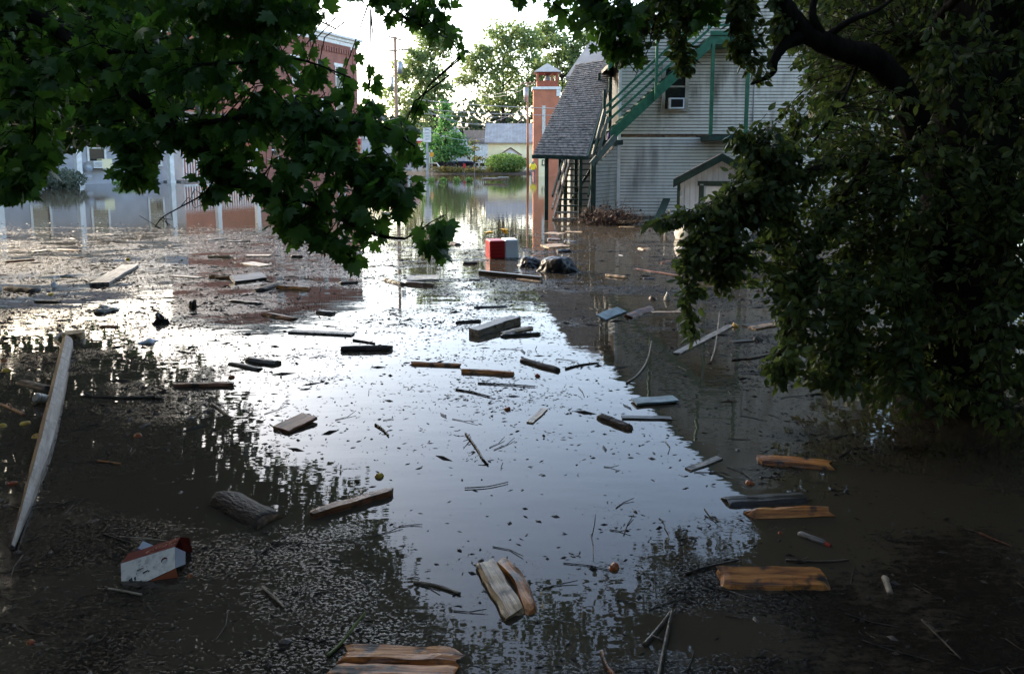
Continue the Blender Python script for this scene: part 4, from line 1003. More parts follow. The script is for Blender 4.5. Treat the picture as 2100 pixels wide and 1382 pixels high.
polys = [  # polygon, twigs, depth range
    ([(440, -20), (630, -20), (630, 60), (600, 150), (560, 230), (440, 240)], 60, (4.6, 6.0)),
    ([(-80, -80), (640, -60), (620, 45), (625, 90), (650, 140), (690, 190), (680, 240), (560, 290), (420, 300), (250, 290), (150, 320), (60, 300), (-80, 310)], 400, (4.5, 6.4)),
    ([(600, 170), (690, 185), (790, 205), (840, 250), (858, 300), (850, 350), (800, 350), (720, 330), (640, 330), (560, 300)], 76, (4.4, 5.6)),
    ([(540, 290), (740, 330), (845, 350), (850, 380), (820, 410), (790, 470), (820, 485), (770, 520), (730, 535), (690, 515), (640, 500), (600, 500), (560, 490), (548, 430), (530, 380)], 98, (4.4, 5.2)),
    ([(-40, 300), (120, 310), (110, 350), (80, 370), (60, 410), (25, 400), (-40, 360)], 42, (4.6, 5.3)),
    ([(215, 270), (345, 280), (300, 330), (325, 370), (285, 380), (245, 360)], 26, (4.6, 5.2)),
    ([(380, 280), (520, 300), (510, 350), (420, 345)], 30, (4.6, 5.2)),
    ([(420, 350), (520, 375), (500, 400), (440, 395)], 4, (4.6, 4.9)),
    ([(855, 440), (920, 425), (925, 460), (905, 520), (880, 520), (870, 480)], 7, (4.45, 4.7)),
    ([(690, -40), (960, -40), (950, 60), (935, 105), (900, 60), (820, 35), (700, 5)], 26, (5.3, 6.0)),
    ([(350, -60), (640, -60), (640, 60), (500, 60)], 60, (4.5, 6.0)),
    ([(820, 340), (850, 350), (830, 400), (800, 400)], 8, (4.4, 4.7)),
]
PP, TT_, NN, tws = [], [], [], []
for poly, nt3, (ya, yb_) in polys:
    q = rpoly(poly, nt3); Y = npr.uniform(ya, yb_, nt3); tg = unproj(q[:, 0], q[:, 1], Y)
    tv, p, t, nn = grow(tg, anch, 6, .125, None, droop=.75, spread=.32)
    PP.append(p); TT_.append(t); NN.append(nn); tws.append(tv)
PP = np.concatenate(PP); TT_ = np.concatenate(TT_); NN = np.concatenate(NN)
leafy(mp_, PP, TT_, NN, .101, [MAPLE, MAPLE2], MAT['maple'], 300)
V, T = join(tws); o = link('twigs', mesh_np('twigs', V - np.array(wloc(mp_)), T, MAT['bark']), None, mp_); o['kind'] = 'stuff'

# ================================================================== TALL CANOPIES mirrored in the water and shading the bank
def canopy(tree, blobs, n, size, mat, direct_ok, tm, jitter=26, name='leaf_mass'):
    bl = np.array([b[:6] for b in blobs], float); wts = np.array([b[3] * b[4] * b[5] for b in blobs]) ** .75
    ch = npr.choice(len(blobs), n, p=wts / wts.sum())
    u = npr.normal(0, 1, (n, 3)); u /= np.linalg.norm(u, axis=1, keepdims=True); r = npr.uniform(.25, 1, (n, 1)) ** .5
    P = bl[ch, :3] + u * r * bl[ch, 3:6]
    # clump: pull towards cluster nodes
    nn = max(12, n // 26); nodes = P[npr.integers(0, n, nn)]; P = nodes[npr.integers(0, nn, n)] + npr.normal(0, size * 1.9, (n, 3))
    k, dx, dy, ins, rx, ry = keep_canopy(P, jitter)
    ok = k & (~ins | direct_ok(dx, dy)) & (P[:, 2] > .3)
    P = P[ok]; m_ = len(P)
    tip = npr.normal(0, 1, (m_, 3)) + np.array([0, 0, -.5]); nr = npr.normal(0, 1, (m_, 3)) + np.array([0, 0, .6])
    R = frames(tip, nr); sz = size * npr.uniform(.7, 1.3, m_)
    V, T = scatter(tm, P - np.array(wloc(tree)), R, sz)
    o = link(name, mesh_np(name, V, T, mat), None, tree); o['kind'] = 'stuff'
tm1 = thing('tall_maple', 'tall dark tree beyond the near maple, filling the upper left corner with leaves', 'tree', (-19, 17, -.6))
MB().tube(limbline([(-19, 17, -1), (-18.8, 17, 4), (-18, 17, 10), (-17, 16.5, 16)]), [.5, .48, .46, .44, .42, .4, .38, .36, .34, .32, .3, .28, .26, .24, .22, .2, .18, .15, .1], 10).build('trunk', MAT['bark'], tm1, True, world=True)
for (a, b, c) in (((-18.8, 17, 5), (-14, 16, 8), (-9, 15, 9.5)), ((-18.5, 17, 7), (-14, 19, 11), (-8, 20, 13)), ((-18.6, 17, 6), (-15, 13, 8), (-11, 10, 8.5)), ((-18, 17, 9.5), (-13, 18, 15), (-7, 19, 17.5))):
    ln = limbline([a, b, c]); MB().tube(ln, [.16 - .012 * i for i in range(len(ln))], 7, rough=.15).build('branch', MAT['bark'], tm1, True, world=True)
dl = lambda dx, dy: inpoly(dx, dy, [(-80, -80), (600, -80), (560, 60), (460, 190), (320, 240), (150, 310), (-80, 330)])
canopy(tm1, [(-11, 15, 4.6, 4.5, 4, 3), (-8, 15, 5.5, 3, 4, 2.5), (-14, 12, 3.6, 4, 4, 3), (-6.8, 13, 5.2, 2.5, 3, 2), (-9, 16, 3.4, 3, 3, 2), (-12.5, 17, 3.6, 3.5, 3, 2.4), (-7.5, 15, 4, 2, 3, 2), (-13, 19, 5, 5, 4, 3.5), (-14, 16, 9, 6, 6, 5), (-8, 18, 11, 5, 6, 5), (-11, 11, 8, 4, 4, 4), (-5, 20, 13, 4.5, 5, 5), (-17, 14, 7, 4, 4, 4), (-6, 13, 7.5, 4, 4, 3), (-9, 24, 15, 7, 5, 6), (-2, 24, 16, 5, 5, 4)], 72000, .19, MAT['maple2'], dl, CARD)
tm2 = thing('overhanging_maple', 'high boughs over the bank whose leaves dangle in along the top edge right of centre', 'tree', (-3.2, -4.2, .3))
MB().tube(limbline([(-3.2, -4.2, .2), (-3.1, -4.1, 3), (-2.8, -3.6, 6), (-2, -2.5, 8)]), [.34 - .012 * i for i in range(19)], 10).build('trunk', MAT['bark'], tm2, True, world=True)
for (a, b, c) in (((-3, -4, 4.5), (-3, 0, 6.2), (-2.6, 5, 7)), ((-3, -4, 5), (1, -1, 6.8), (4, 4, 7.4)), ((-2.8, -3.6, 6), (-6, -1, 7.5), (-8, 3, 8)), ((-2, -2.5, 8), (2, -3, 8), (6, -4, 8)), ((1, -1, 6.8), (1.6, 3, 6.0), (1.9, 6.2, 4.9))):
    ln = limbline([a, b, c]); MB().tube(ln, [.13 - .009 * i for i in range(len(ln))], 7, rough=.15).build('branch', MAT['bark'], tm2, True, world=True)
no = lambda dx, dy: dx < -1e9
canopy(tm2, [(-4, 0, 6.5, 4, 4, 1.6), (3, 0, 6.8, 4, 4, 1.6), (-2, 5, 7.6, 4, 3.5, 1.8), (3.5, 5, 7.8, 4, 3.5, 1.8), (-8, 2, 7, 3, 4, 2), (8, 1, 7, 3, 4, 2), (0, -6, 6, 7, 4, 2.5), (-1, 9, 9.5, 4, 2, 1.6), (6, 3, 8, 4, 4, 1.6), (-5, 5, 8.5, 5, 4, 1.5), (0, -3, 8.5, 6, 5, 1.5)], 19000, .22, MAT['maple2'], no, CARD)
sprigs = [([(1010, -60), (1170, -60), (1160, 30), (1120, 20), (1050, 5)], 12, (5.6, 6.4)), ([(1110, -60), (1330, -60), (1320, 60), (1280, 90), (1230, 95), (1190, 60), (1140, 40)], 75, (5.6, 6.8)),
          ([(1220, 60), (1330, 60), (1320, 120), (1260, 130)], 14, (5.8, 6.6)), ([(1330, -60), (1500, -60), (1490, 20), (1400, 60), (1340, 60)], 36, (5.8, 6.8))]
al = [tuple(p) for pts in ([P3(1180, -160, 6.2), P3(1220, -40, 6.2), P3(1250, 60, 6.2), P3(1270, 120, 6.2)], [P3(1180, -160, 6.2), P3(1120, -60, 6.0), P3(1060, -20, 6.0)], [P3(1180, -160, 6.2), P3(1330, -60, 6.3), P3(1400, 10, 6.3), P3(1440, 60, 6.3)]) for p in limbline(pts)]
for pts in ([(1.9, 6.2, 4.9), P3(1180, -160, 6.2), P3(1220, -40, 6.2), P3(1250, 60, 6.2), P3(1270, 120, 6.2)], [P3(1180, -160, 6.2), P3(1120, -60, 6.0), P3(1060, -20, 6.0)], [P3(1180, -160, 6.2), P3(1330, -60, 6.3), P3(1400, 10, 6.3), P3(1440, 60, 6.3)]):
    ln = limbline(pts); MB().tube(ln, [.014 - .012 * i / len(ln) for i in range(len(ln))], 5).build('branch', MAT['bark'], tm2, True, world=True)
PP, TT_, NN, tws = [], [], [], []
for poly, nt3, (ya, yb_) in sprigs:
    q = rpoly(poly, nt3); Y = npr.uniform(ya, yb_, nt3); tg = unproj(q[:, 0], q[:, 1], Y)
    tv, p, t, nn = grow(tg, al, 6, .12, None, droop=.75, spread=.32); PP.append(p); TT_.append(t); NN.append(nn); tws.append(tv)
leafy(tm2, np.concatenate(PP), np.concatenate(TT_), np.concatenate(NN), .104, [MAPLE, MAPLE2], MAT['maple'], 200, mass='dangling_leaves')
V, T = join(tws); o = link('twigs', mesh_np('twigs', V - np.array(wloc(tm2)), T, MAT['bark']), None, tm2); o['kind'] = 'stuff'

# unseen trees added around and behind the viewer to shade the foreground
for (x, y, lab) in ((-15, -1, 'added shade tree to the left of the viewpoint, outside the view'), (-10, -10, 'added shade tree behind and left of the viewpoint'), (0, -13, 'added shade tree straight behind the viewpoint'), (10, -9, 'added shade tree behind and right of the viewpoint'), (-16, 8, 'low added shade tree farther left, beyond the edge of the view'), (15, 1, 'added shade tree to the right of the viewpoint, outside the view')):
    bt = thing('added_shade_tree', lab, 'tree', (x, y, .3), 0, 'added shade trees around the viewpoint')
    MB().tube([(x, y, -.9), (x + .2, y, 4), (x, y + .3, 10)], [.4, .34, .12], 8).build('trunk', MAT['bark'], bt, True, world=True)
    canopy(bt, [(x, y, 7, 6.5, 6, 6), (x, y, 3.5, 6, 5, 3)], 8500, .38, MAT['maple2'], no, CARD, name='crown')

# ================================================================== RIGHT TREE (apple-like leaves, vines)
rt = thing('leafy_tree', 'huge dark tree at right with ivy-clad trunk and leaf sprays drooping to the water', 'tree', (3.95, 6.4, -.6))
tp = limbline([(3.95, 6.4, -.9), (3.95, 6.4, .4), (4.0, 6.45, 2.0), (4.1, 6.6, 3.6), (4.3, 6.8, 5.5), (4.5, 7, 8.5)])
n = len(tp); MB().tube(tp, [(.62 if i < 5 else .47) - .0105 * i for i in range(n)], 14, rough=.12).build('trunk', MAT['bark'], rt, True, world=True)
rl = [([P3(1900, 330, 6.3), P3(1862, 210, 6.2), P3(1800, 130, 6.1), P3(1715, 98, 6.0), P3(1650, 66, 5.95), P3(1608, 10, 5.9), P3(1560, -70, 5.9), P3(1480, -160, 6.0)], .135, .05),
      ([P3(1650, 72, 5.95), P3(1612, 90, 5.9), P3(1588, 125, 5.85), P3(1583, 152, 5.85), P3(1540, 173, 5.8)], .07, .010),
      ([P3(1700, 92, 6.0), P3(1672, 50, 5.9), P3(1668, 10, 5.9), P3(1690, -60, 5.9)], .045, .02),
      ([P3(1690, 80, 6.0), P3(1740, 45, 5.9), P3(1800, 20, 5.9), P3(1850, -20, 5.9)], .035, .012),
      ([(4.0, 6.5, 2.2), P3(1800, 330, 6.1), P3(1700, 340, 5.9), P3(1600, 370, 5.8), P3(1520, 400, 5.7), P3(1440, 428, 5.6), P3(1360, 452, 5.6)], .04, .004),
      ([P3(1600, 370, 5.8), P3(1560, 330, 5.8), P3(1540, 300, 5.8), P3(1500, 285, 5.8)], .012, .003),
      ([P3(1520, 400, 5.7), P3(1440, 470, 5.6), P3(1410, 560, 5.5), P3(1420, 650, 5.45), P3(1428, 705, 5.4)], .010, .003),
      ([P3(1560, 390, 5.8), P3(1500, 460, 5.7), P3(1480, 540, 5.6), P3(1470, 600, 5.6)], .009, .003),
      ([P3(1560, -70, 5.9), P3(1470, -40, 6.1), P3(1410, 30, 6.2), P3(1390, 90, 6.2), P3(1400, 150, 6.2)], .014, .003),
      ([P3(1560, -70, 5.9), P3(1520, 0, 6.0), P3(1500, 60, 6.0), P3(1500, 110, 6.0)], .012, .003),
      ([P3(1400, -30, 6.2), P3(1345, 40, 6.2), P3(1330, 100, 6.2), P3(1297, 170, 6.2)], .009, .002),
      ([P3(1820, 300, 6.2), P3(1760, 360, 6.0), P3(1700, 450, 5.8), P3(1650, 560, 5.6), P3(1610, 680, 5.4), P3(1590, 745, 5.3)], .022, .004),
      ([P3(1850, 400, 6.2), P3(1780, 480, 5.9), P3(1740, 600, 5.6), P3(1720, 720, 5.3), P3(1700, 790, 5.2)], .022, .004),
      ([P3(1880, 500, 6.2), P3(1850, 580, 5.6), P3(1860, 700, 5.2), P3(1880, 800, 4.9), P3(1930, 860, 4.8)], .022, .004),
      ([P3(2000, 300, 6.2), P3(2040, 420, 5.6), P3(2060, 560, 5.3), P3(2050, 720, 5.0), P3(2060, 840, 4.9)], .02, .004),
      ([P3(1760, 130, 6.1), P3(1720, 220, 5.9), P3(1660, 300, 5.9), P3(1620, 330, 5.9)], .016, .003),
      ([P3(1880, 100, 6.3), P3(1940, 20, 5.8), P3(2020, -40, 5.5), P3(2150, -60, 5.3)], .05, .02),
      ([P3(1640, 250, 6.0), P3(1612, 350, 6.0), P3(1600, 470, 6.0), P3(1590, 560, 6.0)], .006, .003)]
anch = []
for k, (pts, r0, r1) in enumerate(rl):
    ln = limbline(pts); n = len(ln)
    MB().tube(ln, [r0 + (r1 - r0) * (i / (n - 1)) ** .8 for i in range(n)], 9 if k < 4 else 6, rough=.22 if k < 4 else .1).build('branch', MAT['bark'], rt, True, world=True)
    if k not in (1,): anch += [tuple(p) for p in ln]
anch += [(3.7 + .5 * math.sin(i * 2.4), 5.95 - .1 * (i % 3), .3 + i * .13) for i in range(26)]
anch = np.array(anch)
rp_ = [([(1600, -60), (2160, -60), (2160, 300), (1880, 330), (1840, 200), (1760, 180), (1690, 220), (1640, 180), (1600, 100)], 760, (6.2, 8.2)),
       ([(1850, 230), (1900, 60), (2140, 40), (2140, 520), (1860, 520)], 210, (5.1, 6.0)), ([(1500, 310), (1640, 290), (1640, 480), (1500, 440)], 150, (5.4, 6.2)),
       ([(1590, 230), (1700, 210), (1840, 240), (1860, 480), (1800, 560), (1640, 600), (1600, 560), (1560, 430), (1540, 350)], 560, (5.4, 7.4)),
       ([(1860, 300), (2160, 300), (2160, 900), (1990, 890), (1900, 860), (1860, 700)], 560, (5.0, 6.8)),
       ([(1640, 560), (1860, 520), (1900, 860), (1800, 840), (1720, 800), (1630, 775), (1600, 700)], 520, (4.9, 6.6)),
       ([(1400, 430), (1500, 380), (1570, 340), (1600, 420), (1600, 520), (1520, 540), (1500, 560), (1470, 520), (1440, 540), (1400, 520), (1390, 470)], 220, (5.3, 6.0)),
       ([(1385, 500), (1450, 500), (1450, 600), (1430, 640), (1440, 700), (1415, 705), (1400, 640), (1385, 560)], 42, (5.3, 5.7)),
       ([(1460, 520), (1530, 520), (1510, 600), (1480, 620), (1465, 570)], 16, (5.4, 5.7)),
       ([(1500, 540), (1640, 540), (1620, 700), (1590, 640), (1560, 600)], 50, (5.3, 5.9)),
       ([(1310, 462), (1340, 440), (1410, 430), (1400, 455), (1330, 475)], 12, (5.5, 5.7)),
       ([(1490, 270), (1580, 230), (1600, 330), (1560, 350), (1510, 310)], 34, (5.6, 6.0)),
       ([(1480, -60), (1600, -60), (1600, 120), (1560, 200), (1530, 90), (1500, 100)], 110, (5.6, 6.3)),
       ([(1320, -60), (1500, -60), (1470, 30), (1420, 60), (1420, 130), (1380, 170), (1370, 90), (1330, 60)], 80, (5.9, 6.5)),
       ([(1230, 20), (1330, 30), (1300, 100), (1240, 120)], 12, (6.0, 6.5)),
       ([(1375, 90), (1430, 90), (1425, 140), (1395, 165)], 12, (6.0, 6.4)),
       ([(1550, 740), (1620, 720), (1640, 790), (1590, 800)], 22, (5.1, 5.5))]
PP, TT_, NN, tws = [], [], [], []
for poly, nt3, (ya, yb_) in rp_:
    q = rpoly(poly, nt3); Y = npr.uniform(ya, yb_, nt3); tg = unproj(q[:, 0], q[:, 1], Y); tg = tg[tg[:, 2] > .06]
    tv, p, t, nn = grow(tg, anch, 10, .070, None, droop=.7, spread=.34, tw=.0028); PP.append(p); TT_.append(t); NN.append(nn); tws.append(tv)
PP = np.concatenate(PP); TT_ = np.concatenate(TT_); NN = np.concatenate(NN); k = PP[:, 2] > .03
leafy(rt, PP[k], TT_[k], NN[k], .064, [OVAL], MAT['vine'], 300, var=.35)
V, T = join(tws); o = link('twigs', mesh_np('twigs', V - np.array(wloc(rt)), T, MAT['bark']), None, rt); o['kind'] = 'stuff'
dr_ = lambda dx, dy: inpoly(dx, dy, [(1650, -80), (2160, -80), (2160, 840), (1980, 860), (1700, 640), (1660, 250)])
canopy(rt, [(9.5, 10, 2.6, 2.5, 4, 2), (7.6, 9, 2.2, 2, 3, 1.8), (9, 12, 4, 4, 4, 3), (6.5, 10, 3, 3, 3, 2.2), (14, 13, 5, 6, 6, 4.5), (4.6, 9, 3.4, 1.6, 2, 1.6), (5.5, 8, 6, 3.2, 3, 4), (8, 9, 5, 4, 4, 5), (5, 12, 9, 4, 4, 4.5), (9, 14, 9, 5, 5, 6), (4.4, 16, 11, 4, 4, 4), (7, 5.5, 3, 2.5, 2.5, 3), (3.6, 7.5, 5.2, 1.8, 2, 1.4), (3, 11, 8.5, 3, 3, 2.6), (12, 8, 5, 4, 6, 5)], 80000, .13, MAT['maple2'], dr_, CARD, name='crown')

# ================================================================== DISTANT TREES
def far_tree(name, label, cat, base, hgt, blobs, nleaf, ls, mat, trunk_r=.35, limbs=True, group=None, bark=None):
    t = thing(name, label, cat, tuple(base), 0, group)
    bx, by, bz = base; B_ = bark or MAT['bark']
    MB().tube([(bx, by, bz - .5), (bx + .1, by, bz + hgt * .4), (bx + .2, by, bz + hgt * .85)], [trunk_r, trunk_r * .7, trunk_r * .2], 8).build('trunk', B_, t, True, world=True)
    bl = np.array(blobs, float)
    if limbs:
        m = MB()
        for b in blobs:
            z0 = bz + min(hgt * .75, max(hgt * .22, (b[2] - bz) - abs(b[0] - bx) * .9 - 1))
            p0 = Vector((bx + .1, by, z0)); p1 = Vector(b[:3]); mid = p0.lerp(p1, .5) + Vector((0, 0, -.3))
            m.tube([p0, mid, p1], [trunk_r * .35, trunk_r * .2, .04], 5)
            for q in range(4):
                e = p1 + Vector((rnd.uniform(-1, 1) * b[3], rnd.uniform(-1, 1) * b[4], rnd.uniform(-.6, 1) * b[5])); m.tube([mid.lerp(p1, .5), e], [.07, .02], 4)
        tag(m.build('limbs', B_, t, True, world=True), kind='stuff')
    wts = (bl[:, 3] * bl[:, 4] * bl[:, 5]) ** .6; ch = npr.choice(len(bl), nleaf, p=wts / wts.sum())
    u = npr.normal(0, 1, (nleaf, 3)); u /= np.linalg.norm(u, axis=1, keepdims=True)
    P = bl[ch, :3] + u * npr.uniform(.3, 1, (nleaf, 1)) ** .6 * bl[ch, 3:6]
    nn = max(10, nleaf // 34); nodes = P[npr.integers(0, nleaf, nn)]
    P = nodes[npr.integers(0, nn, nleaf)] + npr.normal(0, ls * 1.25, (nleaf, 3)) * np.array([1.25, 1.1, .75])
    R = frames(npr.normal(0, 1, (nleaf, 3)), npr.normal(0, 1, (nleaf, 3)) + np.array([0, 0, .8]))
    V, T = scatter(CARD, P - np.array(base), R, ls * npr.uniform(.6, 1.4, nleaf))
    o = link('crown', mesh_np('crown', V, T, mat), None, t); o['kind'] = 'stuff'
    return t
def blobs_px(lst, Y):    # (px, py, rx_px, ry_px)
    out = []
    for (px, py, rx, ry) in lst:
        p = at(px, py, Y + rnd.uniform(-2, 2)); k = Y / F; out.append((p.x, p.y, p.z, rx * k, rx * k, ry * k))
    return out
b = at(892, 350, 118); b.z = .2
far_tree('tall_far_tree', 'tall airy tree left of centre, behind the left utility pole', 'tree', b, 19,
         blobs_px([(880, 75, 34, 22), (905, 100, 28, 26), (862, 110, 32, 26), (845, 150, 30, 26), (880, 160, 36, 30), (905, 190, 22, 26), (860, 200, 36, 26), (810, 150, 22, 26), (798, 190, 18, 34), (828, 215, 30, 26), (895, 235, 24, 24), (920, 80, 18, 14), (855, 250, 44, 26)], 118), 6800, .40, MAT['farleaf'])
b = at(1030, 350, 124); b.z = .3
far_tree('broad_far_tree', 'broad airy tree rising right of the sky gap above the dark wood', 'tree', b, 21,
         blobs_px([(1040, 60, 34, 20), (1075, 70, 34, 24), (1015, 90, 30, 22), (985, 120, 34, 24), (1030, 120, 40, 28), (1080, 120, 40, 30), (960, 150, 26, 22), (1000, 160, 34, 26), (1050, 165, 36, 24), (1110, 160, 30, 26), (945, 165, 16, 14), (1020, 200, 40, 24), (1070, 200, 40, 22)], 124), 8200, .40, MAT['farleaf'])
b = at(1150, 350, 130); b.z = .4
far_tree('spreading_far_tree', 'spreading tree behind the belfry with yellow evening sky in its gaps', 'tree', b, 20,
         blobs_px([(1110, 80, 26, 22), (1140, 95, 34, 24), (1180, 90, 34, 22), (1215, 80, 34, 22), (1130, 130, 34, 24), (1170, 130, 40, 26), (1215, 120, 40, 24), (1100, 190, 30, 26), (1150, 180, 30, 22), (1120, 60, 18, 14), (1250, 90, 30, 24)], 130), 6800, .42, MAT['farleaf'])
b = at(912, 352, 90); b.z = .15
far_tree('young_green_tree', 'bright green young tree with a pointed top standing by the blue estate car', 'tree', b, 6.5,
         blobs_px([(912, 225, 8, 16), (911, 245, 14, 16), (915, 265, 22, 14), (905, 285, 34, 14), (930, 288, 26, 12), (890, 305, 24, 14), (925, 308, 34, 12), (945, 312, 20, 8), (905, 322, 22, 8)], 90), 4200, .24, MAT['freshleaf'], .13)
b = at(972, 352, 93); b.z = .15
far_tree('spindly_tree', 'sparse spindly tree in front of the pale house wall', 'tree', b, 5.2, blobs_px([(972, 305, 18, 16), (960, 320, 14, 10), (985, 322, 10, 10), (968, 290, 8, 8)], 93), 260, .22, MAT['verge'], .06)
# dark wood on the hill: one mass
def mass(name, lab, spots, n, ls, mat, kind='stuff', cat=None):
    bl = np.array(spots, float); wts = bl[:, 3] * bl[:, 5]; ch = npr.choice(len(bl), n, p=wts / wts.sum())
    u = npr.normal(0, 1, (n, 3)); u /= np.linalg.norm(u, axis=1, keepdims=True)
    P = bl[ch, :3] + u * npr.uniform(.75, 1, (n, 1)) * bl[ch, 3:6]
    nn = n // 16; nodes = P[npr.integers(0, n, nn)]; P = nodes[npr.integers(0, nn, n)] + npr.normal(0, ls * 1.1, (n, 3))
    R = frames(npr.normal(0, 1, (n, 3)), npr.normal(0, 1, (n, 3)) + np.array([0, -.3, .7])); o0 = P.mean(0); o0[2] = 0
    V, T = scatter(CARD, P - o0, R, ls * npr.uniform(.6, 1.4, n)); o = link(name, mesh_np(name, V, T, mat)); o.location = o0
    return tag(o, lab, cat, kind=kind)
sp = []
for px in range(-260, 2300, 34):
    Y = rnd.uniform(140, 165)
    top = 232 + 14 * math.sin(px * .021) + rnd.uniform(-16, 16)
    if 820 < px < 930: top = 232
    if 925 < px < 990: top = rnd.uniform(205, 225)
    if 990 <= px < 1120: top = rnd.uniform(180, 200)
    if px < 780: top = rnd.uniform(180, 240)
    p = at(px, top, Y); r = rnd.uniform(4, 5.5); sp.append((p.x, Y, p.z - r, r, r, r)); sp.append((p.x + 1, Y - 2, max(2, p.z - r * 1.9), r * 1.1, r, r)); sp.append((p.x - 1, Y - 3, 3, r * 1.2, r, 4))
mass('wooded_hillside', 'dark wood of dense trees covering the low hill behind the street', sp, 52000, .8, MAT['farleaf2'], cat='wood')

# shrubs along the far verge
def shrub(name, label, cat, px, py, w_px, h_px, Y, n, ls, mat, group=None, z0=None):
    p = at(px, py, Y); k = Y / F; t = thing(name, label, cat, (p.x, Y, p.z), 0, group)
    N = n; u = npr.normal(0, 1, (N, 3)); u /= np.linalg.norm(u, axis=1, keepdims=True)
    P = u * npr.uniform(.2, 1, (N, 1)) ** .5 * np.array([w_px * k / 2, w_px * k / 2.5, h_px * k * .55]) + np.array([0, 0, h_px * k * .48])
    R = frames(npr.normal(0, 1, (N, 3)) + np.array([0, 0, .6]), npr.normal(0, 1, (N, 3)) + np.array([0, -.3, .5]))
    V, T = scatter(CARD, P, R, ls * npr.uniform(.6, 1.4, N)); o = link('foliage', mesh_np('foliage', V, T, mat), None, t); o['kind'] = 'stuff'
    m = MB()
    for q in range(7): m.tube([(rnd.uniform(-.15, .15) * w_px * k, 0, -.3), (rnd.uniform(-.4, .4) * w_px * k, rnd.uniform(-.2, .2), h_px * k * .7)], [.03, .012], 4)
    tag(m.build('stems', MAT['verge'], t), kind='stuff'); return t
shrub('sunflower_bed', 'tall dense bed of green leafy sunflowers in front of the yellow building', 'plants', 1037, 356, 88, 40, 91, 3600, .2, MAT['shrub'])
for k in range(16):
    p = at(1000 + rnd.random() * 80, 318 + rnd.random() * 30, 89.6)
tag(mass('verge_weeds', 'low weeds and yellow flowers along the verge in front of the parked cars', [(at(px, 352, 90).x, 90 + rnd.uniform(-.5, .5), .35, .9, .5, .45) for px in range(880, 1000, 7)], 2600, .14, MAT['verge'], cat='weeds'))
for i, (px, lab) in enumerate(((884, 'green clump in the flood, leftmost of the row of four, below the orange sign'), (909, 'green clump in the flood, second from the left in the row of four'), (936, 'green clump in the flood, third from the left in the row of four'), (962, 'green clump in the flood, nearest to the leaning timber frame'))):
    shrub('grass_clump', lab, 'plant', px, 376, 15, 12, 62, 130, .12, MAT['shrub'], 'row of green clumps standing in the flood')
shrub('grey_green_bush', 'rounded grey green bush in the water against the grey house at far left', 'bush', 125, 389, 104, 42, 50, 1900, .14, MAT['shrubgrey'])
shrub('low_green_plants', 'low green plants at the foot of the grey clapboard wall', 'plants', 262, 383, 62, 14, 53, 420, .12, MAT['shrub'])
# brush heap by the white house
bh_ = thing('brush_pile', 'heap of dead brown brush washed against the white house wall', 'brush pile', W(1252, 460))
p0 = W(1252, 460); A_, B_ = [], []
for k in range(1500):
    c = np.array([npr.normal(0, .45), npr.normal(.15, .3), abs(npr.normal(.05, .2))]); d = npr.normal(0, 1, 3); d /= np.linalg.norm(d); L = npr.uniform(.08, .3); A_.append(c - d * L / 2); B_.append(c + d * L / 2)
for k in range(12):
    a = np.array([npr.normal(.1, .3), .3, .1]); A_.append(a); B_.append(a + np.array([npr.normal(0, .15), 0, npr.uniform(.4, .8)]))
V, T = sticks(A_, B_, .009, .005); o = link('twigs', mesh_np('twigs', V, T, MAT['deadtwig']), None, bh_); o['kind'] = 'stuff'
P = npr.normal(0, 1, (900, 3)) * np.array([.42, .25, .14]) + np.array([0, .1, .16]); R = frames(npr.normal(0, 1, (900, 3)), npr.normal(0, 1, (900, 3)))
V, T = scatter(CARD, P, R, .08 * npr.uniform(.6, 1.4, 900)); o = link('dead_leaves', mesh_np('dead_leaves', V, T, MAT['deadtwig']), None, bh_); o['kind'] = 'stuff'

